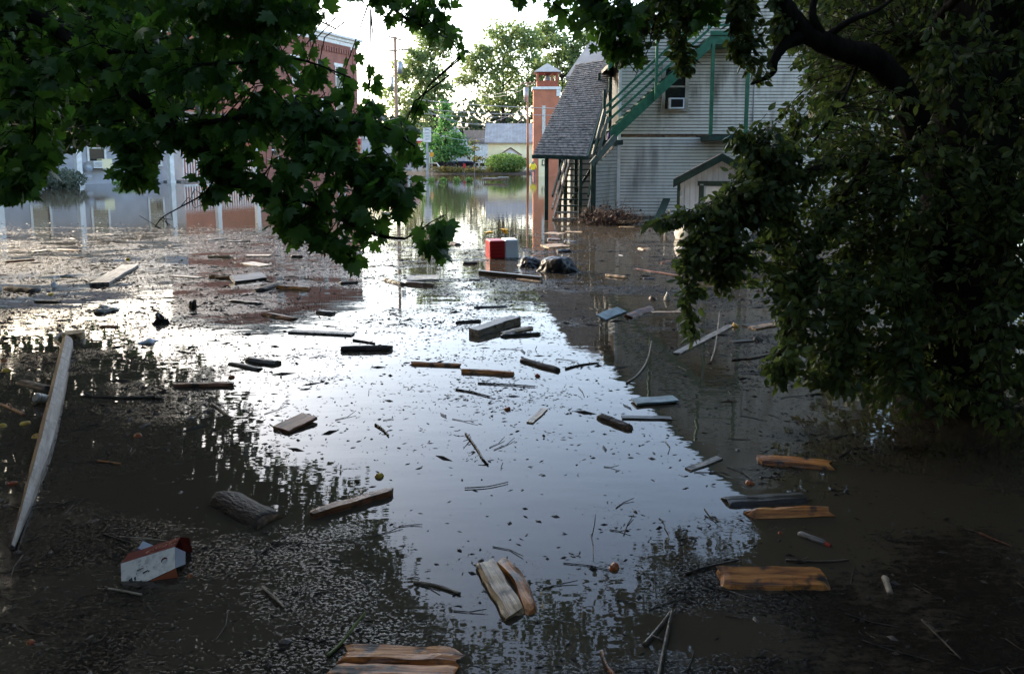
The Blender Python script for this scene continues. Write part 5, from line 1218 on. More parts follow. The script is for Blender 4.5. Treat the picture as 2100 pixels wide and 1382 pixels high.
# ================================================================== FLOATING DEBRIS
def prof_split(wd, ht, seed):
    r = random.Random(seed); pts = []
    base = [(-.5, -.35), (-.48, .22), (-.25, .5), (.1, .46), (.42, .3), (.5, -.1), (.3, -.5), (-.2, -.55)]
    return [((x + r.uniform(-.07, .07)) * wd, (z + r.uniform(-.08, .08)) * ht) for x, z in base]
def log_mesh(L, wd, ht, seed, kind, bend=0.0, taper=0.0):
    """irregular piece along +X. kind: split / round / plank"""
    r = random.Random(seed); m = MB(); seg = 14
    if kind == 'split': pr = prof_split(wd, ht, seed)
    elif kind == 'round': pr = [(math.cos(a) * wd / 2 * r.uniform(.88, 1.08), math.sin(a) * ht / 2 * r.uniform(.88, 1.08)) for a in [i * 2 * math.pi / 11 for i in range(11)]]
    else: pr = [(-wd / 2, -ht / 2), (-wd / 2, ht * .42), (-wd * .46, ht / 2), (wd * .46, ht / 2), (wd / 2, ht * .42), (wd / 2, -ht / 2)]
    n = len(pr); rg = {'split': .085, 'round': .06, 'plank': .008}[kind]
    e0 = [r.uniform(-.06, .04) * L * (1 if kind != 'plank' else .15) for _ in pr]; e1 = [r.uniform(-.04, .06) * L * (1 if kind != 'plank' else .15) for _ in pr]
    for i in range(seg + 1):
        t = i / seg; k = 1 - taper * t - (.10 if i in (0, seg) and kind != 'plank' else 0)
        w1 = noise.noise(Vector((t * 3, seed * 1.7, 0))) * .12
        for j, (y, z) in enumerate(pr):
            q = 1 + rg * 2 * noise.noise(Vector((t * 5, j * 1.3, seed)))
            x = (t - .5) * L + (e0[j] * (1 - t) ** 4 if t < .5 else e1[j] * t ** 4) if kind != 'x' else 0
            m.v.append(Vector((x, y * k * q + w1 * wd + bend * (t - .5) ** 2 * L, z * k * q)))
    for i in range(seg):
        for j in range(n):
            j2 = (j + 1) % n; m.f.append((i * n + j, (i + 1) * n + j, (i + 1) * n + j2, i * n + j2))
            bark = (kind == 'split' and j in (5, 6, 7)) or kind == 'round'
            m.m.append(1 if bark else 0)
    m.f.append(tuple(range(n))); m.m.append(0); m.f.append(tuple(seg * n + j for j in range(n - 1, -1, -1))); m.m.append(0)
    return m
seedc = [100]
def floater(name, cat, label, x0, y0, x1, y1, wd, ht, mat, kind='split', z=None, roll=0.0, tilt=0.0, bend=0, taper=0, group=None, bark='wetbark'):
    seedc[0] += 1; s = seedc[0]
    p, q = W(x0, y0), W(x1, y1); c = (p + q) / 2; L = (q - p).length; a = math.atan2(q.y - p.y, q.x - p.x)
    ht = ht * (.62 if kind == 'plank' and z is None else .85)
    o = log_mesh(L, wd, ht, s, kind, bend, taper).build(name, [MAT[mat], MAT[bark] if kind != 'plank' else MAT[mat]])
    for f in o.data.polygons: f.use_smooth = (kind == 'round')
    o.location = (c.x, c.y, 0.0 if z is None else z); o.rotation_mode = 'XYZ'
    if kind == 'split' and roll < 0: roll = -roll * 1.8 * (1 if abs(a) < 1.6 else -1)
    o.rotation_euler = (roll, -tilt, a)
    return tag(o, label, cat, group)
FW = 'split firewood adrift'
def fl(label, *a, **k): return floater('firewood_log', 'log', label, *a, group=FW, **k)
def pl(label, *a, **k): k.setdefault('kind', 'plank'); return floater('wooden_board', 'board', label, *a, **k)
# foreground
fl('bright orange split log at the bottom edge, the far one of two side by side', 706, 1347, 940, 1356, .12, .09, 'orange', roll=-.12)
fl('orange red split log cut off by the bottom edge, nearest of all', 684, 1387, 926, 1392, .13, .10, 'orange')
fl('wide grey brown split log with deep grain, left half of the central pair', 995, 1160, 1056, 1264, .125, .09, 'tan', roll=.06)
fl('narrow notched orange split log, right half of the central pair', 1041, 1152, 1099, 1253, .08, .09, 'orange', roll=-.2, bend=-.25)
fl('two-toned orange and brown log lower right, the longest near the bottom', 1476, 1190, 1688, 1194, .17, .10, 'orange', roll=-.25)
fl('orange split log at right lying against a black one', 1536, 1057, 1697, 1052, .085, .09, 'orange', roll=-.2)
fl('blackened split log just behind the orange one at right', 1490, 1032, 1646, 1022, .15, .06, 'dark')
fl('orange log streaked with black, farthest of the four at lower right', 1558, 946, 1702, 957, .13, .09, 'orange', roll=-.1)
fl('slanting reddish brown split log left of the sky reflection', 642, 1058, 800, 1012, .085, .10, 'red', roll=-.2)
fl('thick bark covered log lower left with rust coloured bark', 448, 1022, 548, 1072, .20, .14, 'brown', kind='round')
pl('short wide brown board with broken corner left of the sky reflection', 575, 884, 636, 860, .19, .03, 'red', z=.02, tilt=.05)
fl('long flat red brown split log floating at left above the dark water', 358, 792, 477, 791, .085, .09, 'red', roll=-.2)
fl('straight black round log in the middle left, charred looking', 703, 719, 801, 717, .13, .13, 'dark', kind='round')
fl('orange and dark log, left one of two end to end in mid water', 845, 747, 942, 751, .07, .07, 'orange', roll=-.2)
fl('orange and dark log, right one of two end to end in mid water', 952, 762, 1052, 768, .075, .08, 'orange', roll=-.1)
fl('black white-flecked round log slanting right of centre', 1073, 741, 1143, 761, .09, .09, 'dark', kind='round')
pl('long grey brown plank lying level left of centre', 596, 681, 724, 687, .12, .07, 'greywood')
pl('thick squared beam end, biggest of the three timbers at centre', 972, 688, 1056, 664, .17, .15, 'greywood', z=.03, tilt=.03)
fl('pale split log touching the thick squared beam', 1030, 686, 1086, 674, .13, .08, 'tan')
fl('dark ragged log in front of the pale one at centre', 1028, 690, 1106, 686, .08, .07, 'dark')
pl('short pale board standing nearly end on, right of centre', 1087, 868, 1117, 840, .06, .035, 'tan')
pl('blue grey painted board at right centre', 1300, 828, 1386, 822, .15, .02, 'bluegrey', z=.02)
fl('dark round log end poking towards the viewer right of centre', 1232, 856, 1290, 880, .10, .10, 'brown', kind='round')
pl('thin black board behind the dark round log at right centre', 1275, 857, 1376, 859, .07, .04, 'dark')
fl('black mossy log chunk, larger of two at left centre', 507, 739, 566, 748, .13, .10, 'dark', bend=.3)
fl('black splintered log chunk, smaller of two at left centre', 474, 746, 533, 758, .09, .06, 'dark')
fl('golden brown log floating below the hanging maple leaves', 570, 591, 632, 594, .12, .11, 'orange')
pl('curved black board next to the golden brown log', 476, 579, 542, 572, .28, .06, 'dark', z=.05, roll=.25)
fl('dark brown log left of the curved black board', 432, 569, 480, 572, .14, .12, 'brown')
fl('black log with square end right of the curved black board', 532, 598, 564, 586, .20, .14, 'dark', kind='round')
fl('orange and black log slanting between the maple tips and the grey plank', 543, 645, 604, 655, .14, .08, 'red')
fl('dark flat log floating above a rusty patch at left centre', 652, 641, 684, 644, .14, .08, 'dark')
pl('long wide grey plank pointing away at left, wet and shiny', 204, 586, 268, 548, .30, .06, 'greywood', z=.03)
pl('small brown board with turned up ends right of the long grey plank', 353, 566, 412, 570, .14, .05, 'brown')
fl('thin red brown log at the far left edge', 12, 538, 70, 534, .10, .09, 'red')
fl('thin reddish log below the first porch column reflection', 120, 513, 163, 515, .09, .08, 'red')
pl('thin dark board below the reflected window at far left', 66, 517, 96, 514, .12, .05, 'dark')
fl('pinkish log farthest out left of the maple tips', 423, 494, 463, 490, .16, .10, 'tan')
fl('dark log farthest out beside the pinkish one', 466, 496, 510, 496, .14, .08, 'dark')
fl('tan log between the pinkish log and the curved black board', 430, 528, 474, 528, .12, .10, 'tan')
pl('long tan edged board under the maple tips', 506, 525, 554, 525, .22, .07, 'tan')
fl('short round orange brown log just right of the long tan edged board', 598, 528, 621, 528, .14, .14, 'red', kind='round')
pl('pale broken board above the curved black board', 505, 540, 546, 546, .30, .06, 'tan')
fl('slim black log floating above the long brown one at left centre', 473, 618, 532, 624, .10, .08, 'dark')
fl('dark smooth hump log just right of the maple tips', 698, 582, 734, 580, .18, .10, 'dark', kind='round')
fl('dark log, left one of a pair below the leafy twig', 790, 574, 828, 584, .14, .10, 'dark')
fl('tan edged dark log, right one of a pair below the leafy twig', 834, 583, 888, 587, .13, .12, 'brown')
pl('long black beam slanting in front of the bin bags', 984, 562, 1110, 575, .09, .09, 'dark', z=.03)
fl('tan log tucked against the end of the long black beam', 1063, 574, 1112, 580, .10, .09, 'tan')
pl('tan board farthest out below the brick tower reflection', 1122, 478, 1154, 480, .45, .05, 'tan')
pl('tan board farthest out to the right of its twin by the stair foot', 1160, 476, 1193, 477, .30, .06, 'tan')
pl('tan slatted board between the stair foot and the bin bags', 1117, 506, 1159, 504, .55, .08, 'tan')
fl('short black log between the slatted board and the bin bags', 1143, 517, 1168, 516, .16, .14, 'dark')
fl('dark brown log above the slatted board', 1124, 492, 1150, 493, .2, .12, 'brown')
fl('flat black log right of the dark brown one above the slatted board', 1160, 495, 1180, 497, .2, .08, 'dark')
fl('tan log with dark end right of the bin bags', 1244, 566, 1284, 571, .14, .11, 'tan')
pl('long pinkish lath lying toward the drooping leaves', 1305, 552, 1400, 567, .09, .04, 'red')
pl('long thin plank slanting up to the yellow lump at right', 1388, 726, 1498, 668, .09, .05, 'greywood')
fl('orange faced log half under the drooping leaves', 1540, 674, 1590, 666, .14, .07, 'tan')
pl('black board behind the orange faced log under the leaves', 1528, 670, 1578, 661, .12, .05, 'dark')
pl('dark slanting plank at right below the blue grey board', 1412, 964, 1476, 940, .06, .035, 'greywood')
pl('black thin board right of the long orange log stack, half sunk', 1500, 672 + 30, 1560, 668 + 30, .08, .04, 'dark')
pl('wide tan plank piled against the foot of the brush pile', 1268, 462, 1304, 459, .25, .10, 'tan', z=.10)
pl('smaller tan plank in front of the piled one', 1270, 466, 1300, 466, .2, .06, 'tan')
pl('long dark plank afloat near the white tank', 1300, 452, 1368, 462, .2, .06, 'greywood')
pl('dark green broken board leaning by the shed corner', 1335, 462, 1368, 452, .25, .05, 'dgreen', z=.25, tilt=.5)
pl('dark green board lying flat left of the shed', 1318, 458, 1350, 455, .3, .05, 'dgreen', z=.12, roll=.4)
pl('large pale flat foam sheet floating under the leafy twig', 835, 572, 900, 571, .45, .03, 'foam', z=.012)
pl('grey shiny curved sheet right of the timber trio', 1232, 656, 1275, 640, .16, .03, 'bluegrey', z=.03, roll=.3)
fl('crumpled brown bark sheet right of the grey curved sheet', 1290, 652, 1335, 634, .16, .10, 'red', roll=.5)
pl('pale lath leading from the crumpled bark to the leaves', 1336, 641, 1395, 640, .09, .03, 'tan')
fl('dark log in the shade by the left edge, above the can', 40, 785, 98, 797, .10, .07, 'dark')
fl('black rounded log at far left beside a pale scrap', 18, 592, 72, 597, .22, .12, 'dark', kind='round')
fl('slim black log among the litter left, under the long grey plank', 75, 619, 122, 620, .09, .07, 'dark')
fl('slim dark log left of the centre beam', 936, 662, 985, 659, .06, .06, 'dark')
fl('slim dark log farther out above the centre beam', 974, 631, 1038, 629, .06, .05, 'dark')
fl('reddish brown log stub above the white carrier bag', 208, 670, 240, 671, .09, .05, 'red')
fl('very dark log stub between the cooler and the leafy twig', 950, 541, 978, 541, .22, .12, 'dark', kind='round')
fl('dark log hump farthest out left of the cooler', 925, 500, 940, 503, .2, .12, 'dark', kind='round')
fl('flat dark log stub right of the maple tips, nearest the pale sheet', 962, 574, 985, 574, .1, .05, 'dark')
fl('dark stub below the tan log with the dark end', 1320, 572, 1342, 572, .12, .06, 'dark')
fl('tan splinter log near the drooping leaf tips', 1355, 540, 1400, 534, .12, .07, 'red')

# sticks and branches
def stick(label, pts, r0, r1, mat='stick', z=.008, twigs=0, name='broken_branch', cat='branch'):
    P = []
    for i, p in enumerate(pts):
        v = W(p[0], p[1], z); v.z = z + (p[2] if len(p) > 2 else 0); P.append(v)
    ln = limbline(P); n = len(ln); c = ln[0].lerp(ln[-1], .5); c.z = 0
    m = MB(); m.tube(ln, [r0 + (r1 - r0) * i / (n - 1) for i in range(n)], 7, rough=.2)
    L = (ln[0] - ln[-1]).length
    for k in range(twigs):
        q = ln[rnd.randrange(1, n - 1)]; d = Vector((rnd.uniform(-1, 1), rnd.uniform(-1, 1), rnd.uniform(0, .25))).normalized() * L * rnd.uniform(.08, .22); m.tube([q, q + d], [r1 * .9, r1 * .4], 5)
    return tag(m.build(name, MAT[mat], None, True, loc=tuple(c)), label, cat)
stick('long thin branch with a thick knobbly end lying level at left', [(165, 812), (240, 815), (305, 815), (322, 815)], .008, .022, twigs=2)
stick('curved bare branch lifting out of the water right of the sky reflection', [(1285, 785), (1310, 766), (1328, 740, .02), (1336, 715, .09)], .010, .006)
stick('pale upright twig crossing the slanting plank at right', [(1458, 742), (1466, 720, .04), (1472, 690, .14), (1474, 672, .2)], .008, .005, 'palestick')
stick('forked dry twig pointing at the viewer in the middle of the sky reflection', [(955, 888), (975, 915), (990, 940), (1001, 952)], .009, .006, twigs=2)
stick('pale peeled stick left of the central pair of logs', [(848, 1192), (895, 1200), (944, 1216)], .008, .007, 'palestick')
stick('thick speckled branch at the bottom right of centre', [(1350, 1400), (1362, 1330), (1378, 1262, .02)], .012, .008, twigs=3)
stick('speckled side branch leaning on the thick one at bottom', [(1322, 1322), (1350, 1290), (1372, 1268, .02)], .012, .009)
stick('pale curved stick on dark water at lower left', [(537, 1203), (560, 1222), (584, 1245)], .006, .005, 'palestick')
stick('green plant stalk bent over at bottom left of the orange logs', [(672, 1344), (700, 1318), (728, 1290, .02), (750, 1276, .05)], .009, .005, 'greenstalk')
stick('slim dark branch between the black log and the right bank leaves', [(1160, 756), (1190, 748), (1228, 743)], .012, .006, twigs=3)
stick('slender twig with side shoots above the short pale board', [(935, 798), (965, 803), (1005, 813)], .008, .006, twigs=3)
stick('thin straight twig reaching right in the middle of the bright water', [(980, 785), (1040, 788), (1098, 792)], .008, .005, twigs=2)
stick('small forked twig on bright water left of centre', [(770, 870), (785, 880), (797, 893)], .010, .006, twigs=3)
stick('pale stick right of the long grey plank at left', [(435, 828), (455, 842), (473, 856)], .010, .008, 'palestick')
stick('knotted stick just right of the level grey brown plank', [(724, 697), (745, 700), (769, 704)], .014, .010, twigs=2)
stick('long thin branch under the shaded right trees', [(1500, 738), (1550, 733), (1600, 722)], .010, .006, twigs=2)
stick('tangled twig near the two-toned log', [(1406, 1175), (1450, 1162), (1515, 1148)], .007, .005, twigs=5)
stick('orange splinter lying on dark water at left', [(200, 945), (222, 947), (247, 951)], .007, .006, 'orange')
stick('pale stick lying below the maroon carton', [(222, 1207), (255, 1212), (290, 1219)], .006, .006, 'palestick', twigs=1)
stick('long pale twig behind the maroon carton', [(245, 1100), (320, 1106), (408, 1120)], .004, .003, 'palestick', twigs=3)
stick('grey twisted bent twig upright beside the sawn log slice', [(127, 682), (116, 690), (112, 697), (128, 708)], .014, .012, 'palestick')
stick('long thin twig across the lower sky reflection', [(953, 1000), (1000, 997), (1042, 988)], .004, .003)
stick('thin twig running across dark water at lower right', [(1612, 1148), (1680, 1151), (1740, 1148)], .006, .005, twigs=3)
stick('dull orange twig at the far right edge', [(2008, 1092), (2040, 1106), (2075, 1120)], .006, .005, 'red')
stick('curved brown root near the bottom right of centre', [(1235, 1335), (1245, 1365), (1265, 1392)], .010, .012, 'red')
stick('narrow twig bundle lower right corner', [(1890, 1270), (1930, 1310), (1970, 1350)], .005, .004, twigs=5)
stick('white stub of a stick right of the two-toned log', [(1815, 1185), (1820, 1200), (1826, 1218)], .018, .014, 'palestick')
stick('orange broken stick by the left edge next to the can', [(0, 828), (25, 838), (50, 850)], .010, .012, 'red', twigs=2)

# long squared post at left
p, q = W(140, 702), W(47, 1128); c = (p + q) / 2; L = (q - p).length; a = math.atan2(q.y - p.y, q.x - p.x)
bmx = MB(); seg = 26; prf = [(-.064, -.03), (-.056, .02), (-.01, .08), (.058, .015), (.055, -.06), (-.04, -.06)]; n = len(prf)
for i in range(seg + 1):
    t = i / seg; k = 1.0 if t < .62 else 1.0 - ((t - .62) / .38) ** 1.3 * .80
    if i == 0: k = .86
    for j, (y, z) in enumerate(prf):
        jit = 1 + .06 * noise.noise(Vector((t * 9, j * 2.0, 3))) + (.22 * noise.noise(Vector((t * 30, j * 3.1, 9))) if t > .66 else 0)
        bmx.v.append(Vector(((t - .5) * L + (.06 * rnd.uniform(-1, 1) if 0 < i < seg and t > .7 else 0), y * k * jit - (.06 * (1 - k)), z * k * jit + .0)))
for i in range(seg):
    for j in range(n):
        j2 = (j + 1) % n; bmx.f.append((i * n + j, (i + 1) * n + j, (i + 1) * n + j2, i * n + j2)); bmx.m.append(1 if j in (0, 1, 5) else 0)
bmx.f.append(tuple(range(n))); bmx.m.append(0); bmx.f.append(tuple(seg * n + j for j in range(n - 1, -1, -1))); bmx.m.append(0)
MAT['postshade'] = M_('shade_painted_post_side', (.07, .048, .032), (.03, .02, .014), 6, (.35, 3, 3), .6, .9, bscale=22)  # darker brown left facets: light contrast across the ridge put into colour
MAT['postwood'] = wood('weathered_post', (.012, .011, .010), (.075, .072, .070), (.19, .185, .18), rough=.45, bump=1.0)
o = bmx.build('timber_post', [MAT['postwood'], MAT['postshade']]); o.location = (c.x, c.y, .03); o.rotation_euler = (0, 0, a)
tag(o, 'long squared grey post tapering to a splintered point, afloat at left', 'post')
# sawn log slice
c = W(151, 694)
o = MB().tube([(-.0, 0, -.06), (0, 0, .05)], [.125, .12], 20, rough=.08).build('log_slice', MAT['tan']); o.location = (c.x, c.y, .03)
tag(o, 'round yellowish slice of sawn log touching the far end of the long post', 'log slice')

# apples
def apple(px, py, mat, label, r=.032):
    c = W(px, py); m = MB(); pts, rs = [], []
    for k in range(9):
        t = k / 8 * math.pi; pts.append((0, 0, -math.cos(t) * r * .85 - (.25 * r * math.exp(-((8 - k) * .8) ** 2)))); rs.append(max(.003, r * math.sin(t) * (1.04 - .08 * math.cos(t))))
    m.tube(pts, rs, 14); o = thing('apple', label, 'apple', (c.x, c.y, -r * .12), 0, 'windfall apples afloat')
    m.build('flesh', MAT[mat], o, True); MB().tube([(0, 0, r * .6), (.006, 0, r * 1.15)], .0022, 5).build('stalk', MAT['stick'], o)
    o.rotation_euler = (rnd.uniform(-.9, .9), rnd.uniform(-.9, .9), rnd.uniform(0, 6)); return o
for a in [(28, 992, 'apple_red', 'red apple at the left edge beyond the point of the post'), (1538, 991, 'apple_red', 'orange red apple at right above the black split log'), (1258, 1164, 'apple_red', 'half red half yellow apple right of the central pair of logs', .034),
          (1040, 839, 'apple_red', 'red apple left of the short pale board at centre'), (1103, 771, 'apple_red', 'red apple just below the white-flecked black log'), (778, 977, 'apple_yel', 'yellow apple above the slanting reddish log'),
          (475, 774, 'apple_red', 'small red apple beside the black log chunks'), (14, 761, 'apple_yel', 'yellow apple at the left edge above the can', .045), (5, 875, 'apple_yel', 'yellow apple at the very left edge level with the middle of the post'),
          (52, 869, 'apple_yel', 'yellow apple left of the post, right of another yellow one', .040), (74, 896, 'apple_yel', 'orange yellow apple nearest to the post on its left'), (282, 895, 'apple_red', 'dark red apple on dark water right of the post'),
          (104, 604, 'apple_yel', 'yellow apple among litter at far left', .045), (262, 533, 'apple_yel', 'green yellow apple right of the long wide grey plank', .055), (8, 741, 'apple_red', 'small red apple at the left edge above the yellow one', .03),
          (390, 1182, 'apple_red', 'tiny red apple right of the maroon carton', .018), (62, 1318, 'apple_red', 'small orange apple in the bottom left corner', .018), (1600, 1184 - 90, 'apple_red', 'reddish apple near the sunken bottle', .014)]:
    apple(*a)
# can
c = W(90, 826); cn = thing('drink_can', 'striped white and red can leaning against the left side of the post', 'can', (c.x, c.y, .035))
MB().tube([(0, 0, -.075), (0, 0, .075)], [.042, .042], 20, caps=False).build('side_wall', MAT['cartonwhite'], cn, True)
MB().tube([(0, 0, -.082), (0, 0, -.075)], [.034, .042], 20).build('base', MAT['redplastic'], cn); MB().tube([(0, 0, .075), (0, 0, .082)], [.042, .036], 20).build('lid', MAT['steel'], cn)
for z0, z1 in ((-.07, -.045), (.05, .056), (-.03, -.026)): MB().tube([(0, 0, z0), (0, 0, z1)], [.0428, .0428], 20, caps=False).build('printed_band', MAT['redplastic'] if z0 < -.05 else MAT['blackink'], cn, True)
cn.rotation_euler = (rad(62), 0, rad(-22))
# carton
c = W(322, 1160); ct = thing('cardboard_carton', 'half sunk maroon and white carton with swirls and a round emblem', 'carton', (c.x, c.y, .0))
Lx, Wy, Hz = .30, .20, .13
Mx = Matrix.Translation((0, 0, .058)) @ Matrix.Rotation(rad(16), 4, 'Z') @ Matrix.Rotation(rad(-12), 4, 'Y') @ Matrix.Rotation(rad(-9), 4, 'X')
X0, X1 = -.16, .11
def cp(x, y, z): return Mx @ Vector((x, y, z))
m = MB(); m.box(X0, -.045, .024, X1, .10, .0305, 0, Mx).box(X0, .0945, -.09, X1, .10, .0235, 0, Mx).box(X0, -.045, -.095, X1, .0945, -.0905, 0, Mx).box(X0, -.045, -.09, X0 + .004, .094, .0235, 0, Mx)
m.face([cp(X1, .10, .03), cp(X1, .10, -.09), cp(X1 + .035, .125, -.075), cp(X1 + .038, .12, .005)]); m.build('body', MAT['cartonred'], ct)
MB().box(X0 + .005, -.04, -.08, X1 - .03, .09, .02, 0, Mx).build('interior_shade', MAT['black'], ct)  # black block stands in for the shade inside the open carton
m = MB(); m.face([cp(X0, -.135, -.09), cp(X1, -.13, -.055), cp(X1 + .002, -.055, .0315), cp(X0, -.045, .0315)]); m.face([cp(X1 + .002, -.13, -.055), cp(X1 + .035, -.07, -.07), cp(X1 + .04, -.03, -.02), cp(X1 + .002, -.055, .0315)], 1)
m.face([cp(X0, -.135, -.09), cp(X0, -.045, .0315), cp(X0, .02, -.09)]); m.build('white_panel', [MAT['cartonwhite'], MAT['cartongrey']], ct)
m = MB(); m.face([cp(X0 + .06, -.134, -.11), cp(X1 + .002, -.134, -.11), cp(X1 + .002, -.134, -.056), cp(X0 + .08, -.134, -.085)]); m.build('orange_stripe', MAT['orangeink'], ct)
def swirl(cx, cy, r, turns, dirn=1, z=.0318):
    m = MB(); pts = []
    N = int(26 * turns)
    for k in range(N + 1):
        t = k / N; a = t * turns * 2 * math.pi * dirn; q = r * (1 - t * .92); pts.append(cp(cx + q * math.cos(a), cy + q * math.sin(a), z))
    return m.tube(pts, .0017, 4).build('printed_swirl', MAT['cartonink'], ct)
swirl(.03, .03, .040, 2.2); swirl(.085, .06, .022, 1.8, -1); swirl(-.03, .0, .022, 1.4); swirl(.08, .01, .02, 1.2)
def onpanel(u, v, lift=.0012):      # u along, v from bottom to top of the white panel
    a = cp(X0, -.135, -.09).lerp(cp(X1, -.13, -.055), u); b = cp(X0, -.045, .0315).lerp(cp(X1, -.055, .0315), u)
    nn = (cp(X1, -.13, -.055) - cp(X0, -.135, -.09)).cross(cp(X0, -.045, .0315) - cp(X0, -.135, -.09)).normalized(); return a.lerp(b, v) + nn * lift
m = MB(); m.face([onpanel(.80 + .06 * math.cos(k * math.pi / 9), .56 + .12 * math.sin(k * math.pi / 9)) for k in range(18)]); em = m.build('round_emblem', MAT['cartonred'], ct)
MB().face([onpanel(.81 + .055 * math.cos(k * math.pi / 9), .50 + .09 * math.sin(k * math.pi / 9), .0022) for k in range(18)]).build('emblem_centre', MAT['foam'], em)
for (u, v, su, sv) in ((.14, .20, .07, .18), (.24, .2, .03, .17), (.40, .34, .11, .08), (.30, .52, .13, .06), (.5, .32, .03, .06), (.38, .62, .04, .03), (.47, .55, .02, .03), (.33, .7, .05, .03), (.6, .42, .02, .02), (.66, .6, .015, .02), (.28, .42, .02, .04)):
    MB().face([onpanel(u, v), onpanel(u + su, v + .04), onpanel(u + su * .8, v + sv), onpanel(u - .01, v + sv * .8)]).build('ink_smudge', MAT['blackink'], ct)
c = W(290, 1142); lf = thing('paper_leaflet', 'small white and blue leaflet standing up against the maroon carton', 'leaflet', (c.x, c.y, .02))
Ml = Matrix.Rotation(rad(20), 4, 'Z') @ Matrix.Rotation(rad(-40), 4, 'X') @ Matrix.Rotation(rad(32), 4, 'Y')
m = MB(); m.box(-.03, -.001, -.03, .035, .001, .06, 0, Ml); m.build('sheet', MAT['whiteplastic'], lf)
m = MB(); m.box(-.03, -.0025, -.012, .03, -.0015, .018, 0, Ml); m.build('blue_band', MAT['navyink'], lf)
for k in range(3): MB().box(-.018 + .014 * k, -.0035, -.006, -.010 + .014 * k, -.003, .010, 0, Ml).build('white_letter', MAT['whiteplastic'], lf)
# cooler
c = W(1031, 529); cl = thing('cooler_box', 'red and white cooler box floating on its end behind the bin bags', 'cooler', (c.x, c.y + .2, .0), rad(14))
def rbox(x0, y0, z0, x1, y1, z1, mat, name, b=.03):
    m = MB(); m.box(x0, y0, z0, x1, y1, z1); o = m.build(name, mat, cl); md = o.modifiers.new('bevel', 'BEVEL'); md.width = b; md.segments = 3; return o
bd = rbox(-.34, -.22, -.12, -.0, .26, .38, MAT['redplastic'], 'body'); rbox(.004, -.21, -.12, .31, .25, .39, MAT['whiteplastic'], 'lid', .035)
for z in (.02, .10, .18, .26): MB().box(-.30, -.235, z, -.05, -.2205, z + .03).build('moulded_rib', MAT['redplastic'], bd)
# bin bags
def blob(name, label, cat, px0, px1, pyb, hgt, depth, mat, seed, z=-.04, sub=4, amp=.16, parent=None):
    a, b = W(px0, pyb), W(px1, pyb); w2 = (b.x - a.x) / 2
    import bmesh
    bm = bmesh.new(); bmesh.ops.create_icosphere(bm, subdivisions=sub, radius=1.0)
    for v in bm.verts:
        p = v.co; r = 1 + amp * noise.noise(p * 1.3 + Vector((seed, 0, 0))) * 1.6 - amp * .6 * abs(noise.noise(p * 3.1 + Vector((0, seed, 0)))) - amp * .12 * abs(noise.noise(p * 7 + Vector((0, 0, seed))))
        v.co = Vector((p.x * w2 * r, p.y * depth * r, (p.z * hgt * r) if p.z > 0 else p.z * hgt * .5))
    me = bpy.data.meshes.new(name); bm.to_mesh(me); bm.free(); me.polygons.foreach_set('use_smooth', [True] * len(me.polygons))
    o = link(name, me, MAT[mat]); o.location = ((a.x + b.x) / 2, a.y + depth * .8, z)
    return tag(o, label, cat)
bg1 = blob('bin_bag', 'larger shiny black bin bag, the right one of two', 'bag', 1097, 1186, 560, .36, .38, 'bagblack', 2.3, sub=5, amp=.17)
bg2 = blob('bin_bag', 'smaller crumpled black bin bag beside the cooler', 'bag', 1059, 1112, 549, .22, .3, 'bagblack', 7.9, sub=5, amp=.18)
bg1['group'] = bg2['group'] = 'black bin bags beside the cooler'
MAT['film'] = M_('muddy_clear_film', (.30, .27, .23), (.16, .13, .10), 9, rough=.25, bump=.6, bscale=20)
blob('plastic_bag', 'muddy translucent plastic bag at left, the farther of two', 'bag', 172, 226, 642, .10, .2, 'film', 4.4, amp=.4)
blob('plastic_bag', 'whitish plastic bag at left, the nearer of two', 'bag', 272, 320, 706, .07, .12, 'whiteplastic', 5.4, amp=.45)
blob('leaf_litter_clump', 'dark tufted lump of twigs and mud between the two plastic bags', 'debris clump', 305, 338, 664, .14, .1, 'litter', 8.8, amp=.7)
blob('yellow_lump', 'round yellow brown lump at the upper end of the slanting plank', 'debris', 1501, 1520, 672, .09, .08, 'apple_yel', 1.4, amp=.3)
blob('plastic_bottle', 'pale ribbed bottle floating upright-ish right of centre, near leaves', 'bottle', 1363, 1377, 617, .16, .07, 'foam', 3.4, amp=.12)
blob('paper_scrap', 'brown folded card left of the pale ribbed bottle', 'card', 1330, 1354, 616, .10, .1, 'brown', 9.4, amp=.5, sub=2)
blob('dark_clod', 'small dark clod of mud left of the timber trio at centre', 'clod', 898, 912, 662, .05, .04, 'litter', 6.4, amp=.4)
blob('dark_clod', 'black clod in the lower sky reflection above the central pair of logs', 'clod', 1003, 1026, 1111, .02, .03, 'litter', 2.4, amp=.7)
blob('dark_clod', 'dark upright clod at left below the small brown board', 'clod', 384, 402, 632, .13, .08, 'litter', 12.4, amp=.7)
blob('dark_clod', 'dark clod with pale fringe far right under the leaves', 'clod', 1540, 1572, 702, .07, .1, 'litter', 22.4, amp=.3)
blob('foam_chunk', 'small cream foam chunk near the bottom right corner', 'foam piece', 1874, 1894, 1324, .02, .02, 'foam', 1.1, amp=.5, sub=2)
blob('foam_chunk', 'pale flat foam scrap floating right of the bin bags', 'foam piece', 1262, 1292, 527, .04, .25, 'foam', 4.1, amp=.4, sub=3)
blob('foam_chunk', 'pinkish scrap afloat near the white tank', 'foam piece', 1306, 1340, 514, .07, .3, 'tan', 4.7, amp=.5, sub=3)
blob('foam_chunk', 'small white scrap among litter at far left', 'foam piece', 103, 112, 590, .14, .05, 'whiteplastic', 4.9, amp=.5, sub=3)
blob('foam_chunk', 'buff scrap beside the black rounded log at far left', 'foam piece', 28, 54, 604, .05, .08, 'tan', 5.9, amp=.5, sub=3)
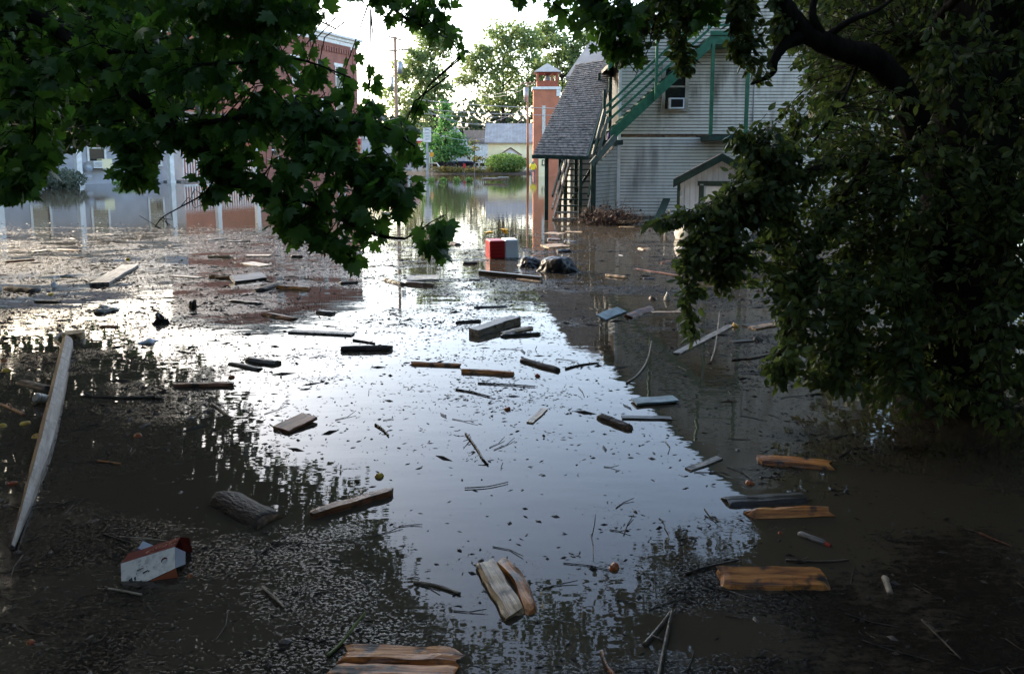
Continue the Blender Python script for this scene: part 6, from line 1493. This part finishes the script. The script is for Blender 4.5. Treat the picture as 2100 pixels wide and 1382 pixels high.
blob('foam_chunk', 'long whitish scrap above the muddy plastic bag at left', 'foam piece', 115, 143, 568, .07, .12, 'foam', 5.3, amp=.5, sub=3)
# twisted bottle
c = W(1668, 1108); tb = thing('sunken_bottle', 'grey crushed bottle with a dull red cap on dark water at right', 'bottle', (c.x, c.y, .0), rad(-42))
MB().tube([(-.085, 0, .006), (-.07, 0, .012), (-.03, .006, .01), (0, -.004, .012), (.03, .004, .008), (.06, 0, .006)], [.012, .017, .014, .018, .016, .017], 10, rough=.3).build('body', MAT['greywood'], tb, True)
MB().tube([(.062, 0, .004), (.095, .0, -.002)], [.017, .016], 12).build('cap', MAT['apple_red'], tb)
# yellow flowers and reeds behind the cooler
c = W(1018, 486); fw = thing('flower_clump', 'clump of yellow flowers on the water behind the cooler', 'flowers', tuple(c))
for k in range(9):
    x, y, z = rnd.uniform(-.28, .28), rnd.uniform(-.1, .1), rnd.uniform(.08, .22)
    MB().tube([(x, y, z - .03), (x, y, z + .03)], [.03, .075], 9).build('flower', MAT['yellowp'], fw); 
m = MB()
for k in range(14): x = rnd.uniform(-.3, .3); m.tube([(x, 0, -.05), (x + rnd.uniform(-.1, .1), 0, rnd.uniform(.05, .25))], [.012, .006], 4)
tag(m.build('stems', MAT['greenstalk'], fw), kind='stuff')
for i, (px, lab) in enumerate(((1036, 'thin dark reeds sprouting just behind the cooler'), (1074, 'thin reeds sprouting from the water right of the cooler'))):
    c = W(px, 494); m = MB()
    for k in range(9 - 4 * i): x = rnd.uniform(-.2, .2); m.tube([(x, rnd.uniform(-.1, .1), -.05), (x + rnd.uniform(-.06, .06), 0, rnd.uniform(.25, .5)), (x + rnd.uniform(-.15, .15), 0, rnd.uniform(.5, .75))], [.009, .007, .003], 4)
    o = m.build('reeds', MAT['stick']); o.location = c; tag(o, lab, 'reeds')

# ================================================================== LITTER RAFT (uncountable)
def litter(name, label, n, xr, yr, lo, szr, mat, el=2.2, hgt=.35, expo=1.0, mode=0):
    pos = []
    tries = 0
    while len(pos) < n and tries < n * 8:
        tries += 1
        y = yr[0] + (yr[1] - yr[0]) * rnd.random() ** .8; hwid = .75 * y + 1.2; x = rnd.uniform(-hwid, hwid)
        s = scum(x, y)
        if mode == 2: s = .25 + max(0, streak(x, y) - .42) * 1.7
        elif mode == 1: s = .25 + max(0, s - .25) * (.15 + 1.1 * streak(x * 1.7 + 9, y * 1.3))
        if rnd.random() < max(lo, (s - .25) * 1.4) ** expo: pos.append((x, y, 0))
    P = np.array(pos); n = len(P)
    L = szr[0] + (szr[1] - szr[0]) * npr.random(n) ** 2.2; L = L * (1 + P[:, 1] * .035); a = npr.normal(0, .75, n) + (npr.random(n) < .5) * npr.uniform(0, 3.14, n)
    wd = L / (el * npr.uniform(.6, 2.2, n)); h = np.minimum(wd * hgt, .014) * npr.uniform(.4, 1.4, n)
    dx, dy = np.cos(a), np.sin(a); z0 = .0015
    def pt(u, v, z): return np.stack([P[:, 0] + dx * u * L - dy * v * wd, P[:, 1] + dy * u * L + dx * v * wd, np.full(n, z0) + z], 1)
    b = npr.uniform(-.35, .35, n)
    V = np.stack([pt(-.5, 0, 0), pt(b * .5, .5, 0), pt(.5, 0, 0), pt(-b * .5, -.5, 0), pt(b * .3, b * .3, h), ], 1)
    T = np.array([(0, 1, 4)[::-1], (1, 2, 4)[::-1], (2, 3, 4)[::-1], (3, 0, 4)[::-1]])
    TT = (T[None] + (np.arange(n) * 5)[:, None, None]).reshape(-1, 3)
    o = link(name, mesh_np(name, V.reshape(-1, 3), TT, mat)); tag(o, label, 'floating litter', kind='stuff'); return o
litter('floating_litter', 'raft of fine dark leaf and bark litter floating over the flood water', 62000, None, (2.6, 24), .05, (.006, .05), MAT['litter'], 2.4, .35, mode=1)
litter('raft_specks', 'dark specks in drifting streaks lying on the bright mid-distance water', 80000, None, (4.8, 22.5), .10, (.012, .05), MAT['litter'], 3.0, .25, mode=2)
litter('floating_splinters', 'dark splinters and bark strips strewn through the mid-distance raft', 2200, None, (5.0, 22), .12, (.05, .24), MAT['litter'], 5, .9)
litter('floating_chips', 'scattered brown chips and leaf bits floating among the litter', 5000, None, (2.6, 24), .05, (.015, .06), MAT['stick'], 1.6)
A_, B_ = [], []
for k in range(1900):
    y = 2.7 + 21 * rnd.random() ** 1.1; x = rnd.uniform(-1, 1) * (.75 * y + 1)
    if rnd.random() > .12 + scum(x, y): continue
    L = rnd.uniform(.04, .26) * (1 + y * .02); a = rnd.gauss(0, 1.0)
    z = .004; m_ = np.array([x, y, z]); d = np.array([math.cos(a), math.sin(a), 0]) * L / 2; k2 = np.array([-d[1], d[0], 0]) * rnd.uniform(-.25, .25)
    A_ += [m_ - d, m_ + k2]; B_ += [m_ + k2, m_ + d + np.array([0, 0, rnd.uniform(0, .02)])]
V, T = sticks(A_, B_, .0038, .0026)
o = link('floating_twigs', mesh_np('floating_twigs', V, T, MAT['stick'])); tag(o, 'countless thin twigs and straws scattered over the floating litter', 'floating litter', kind='stuff')
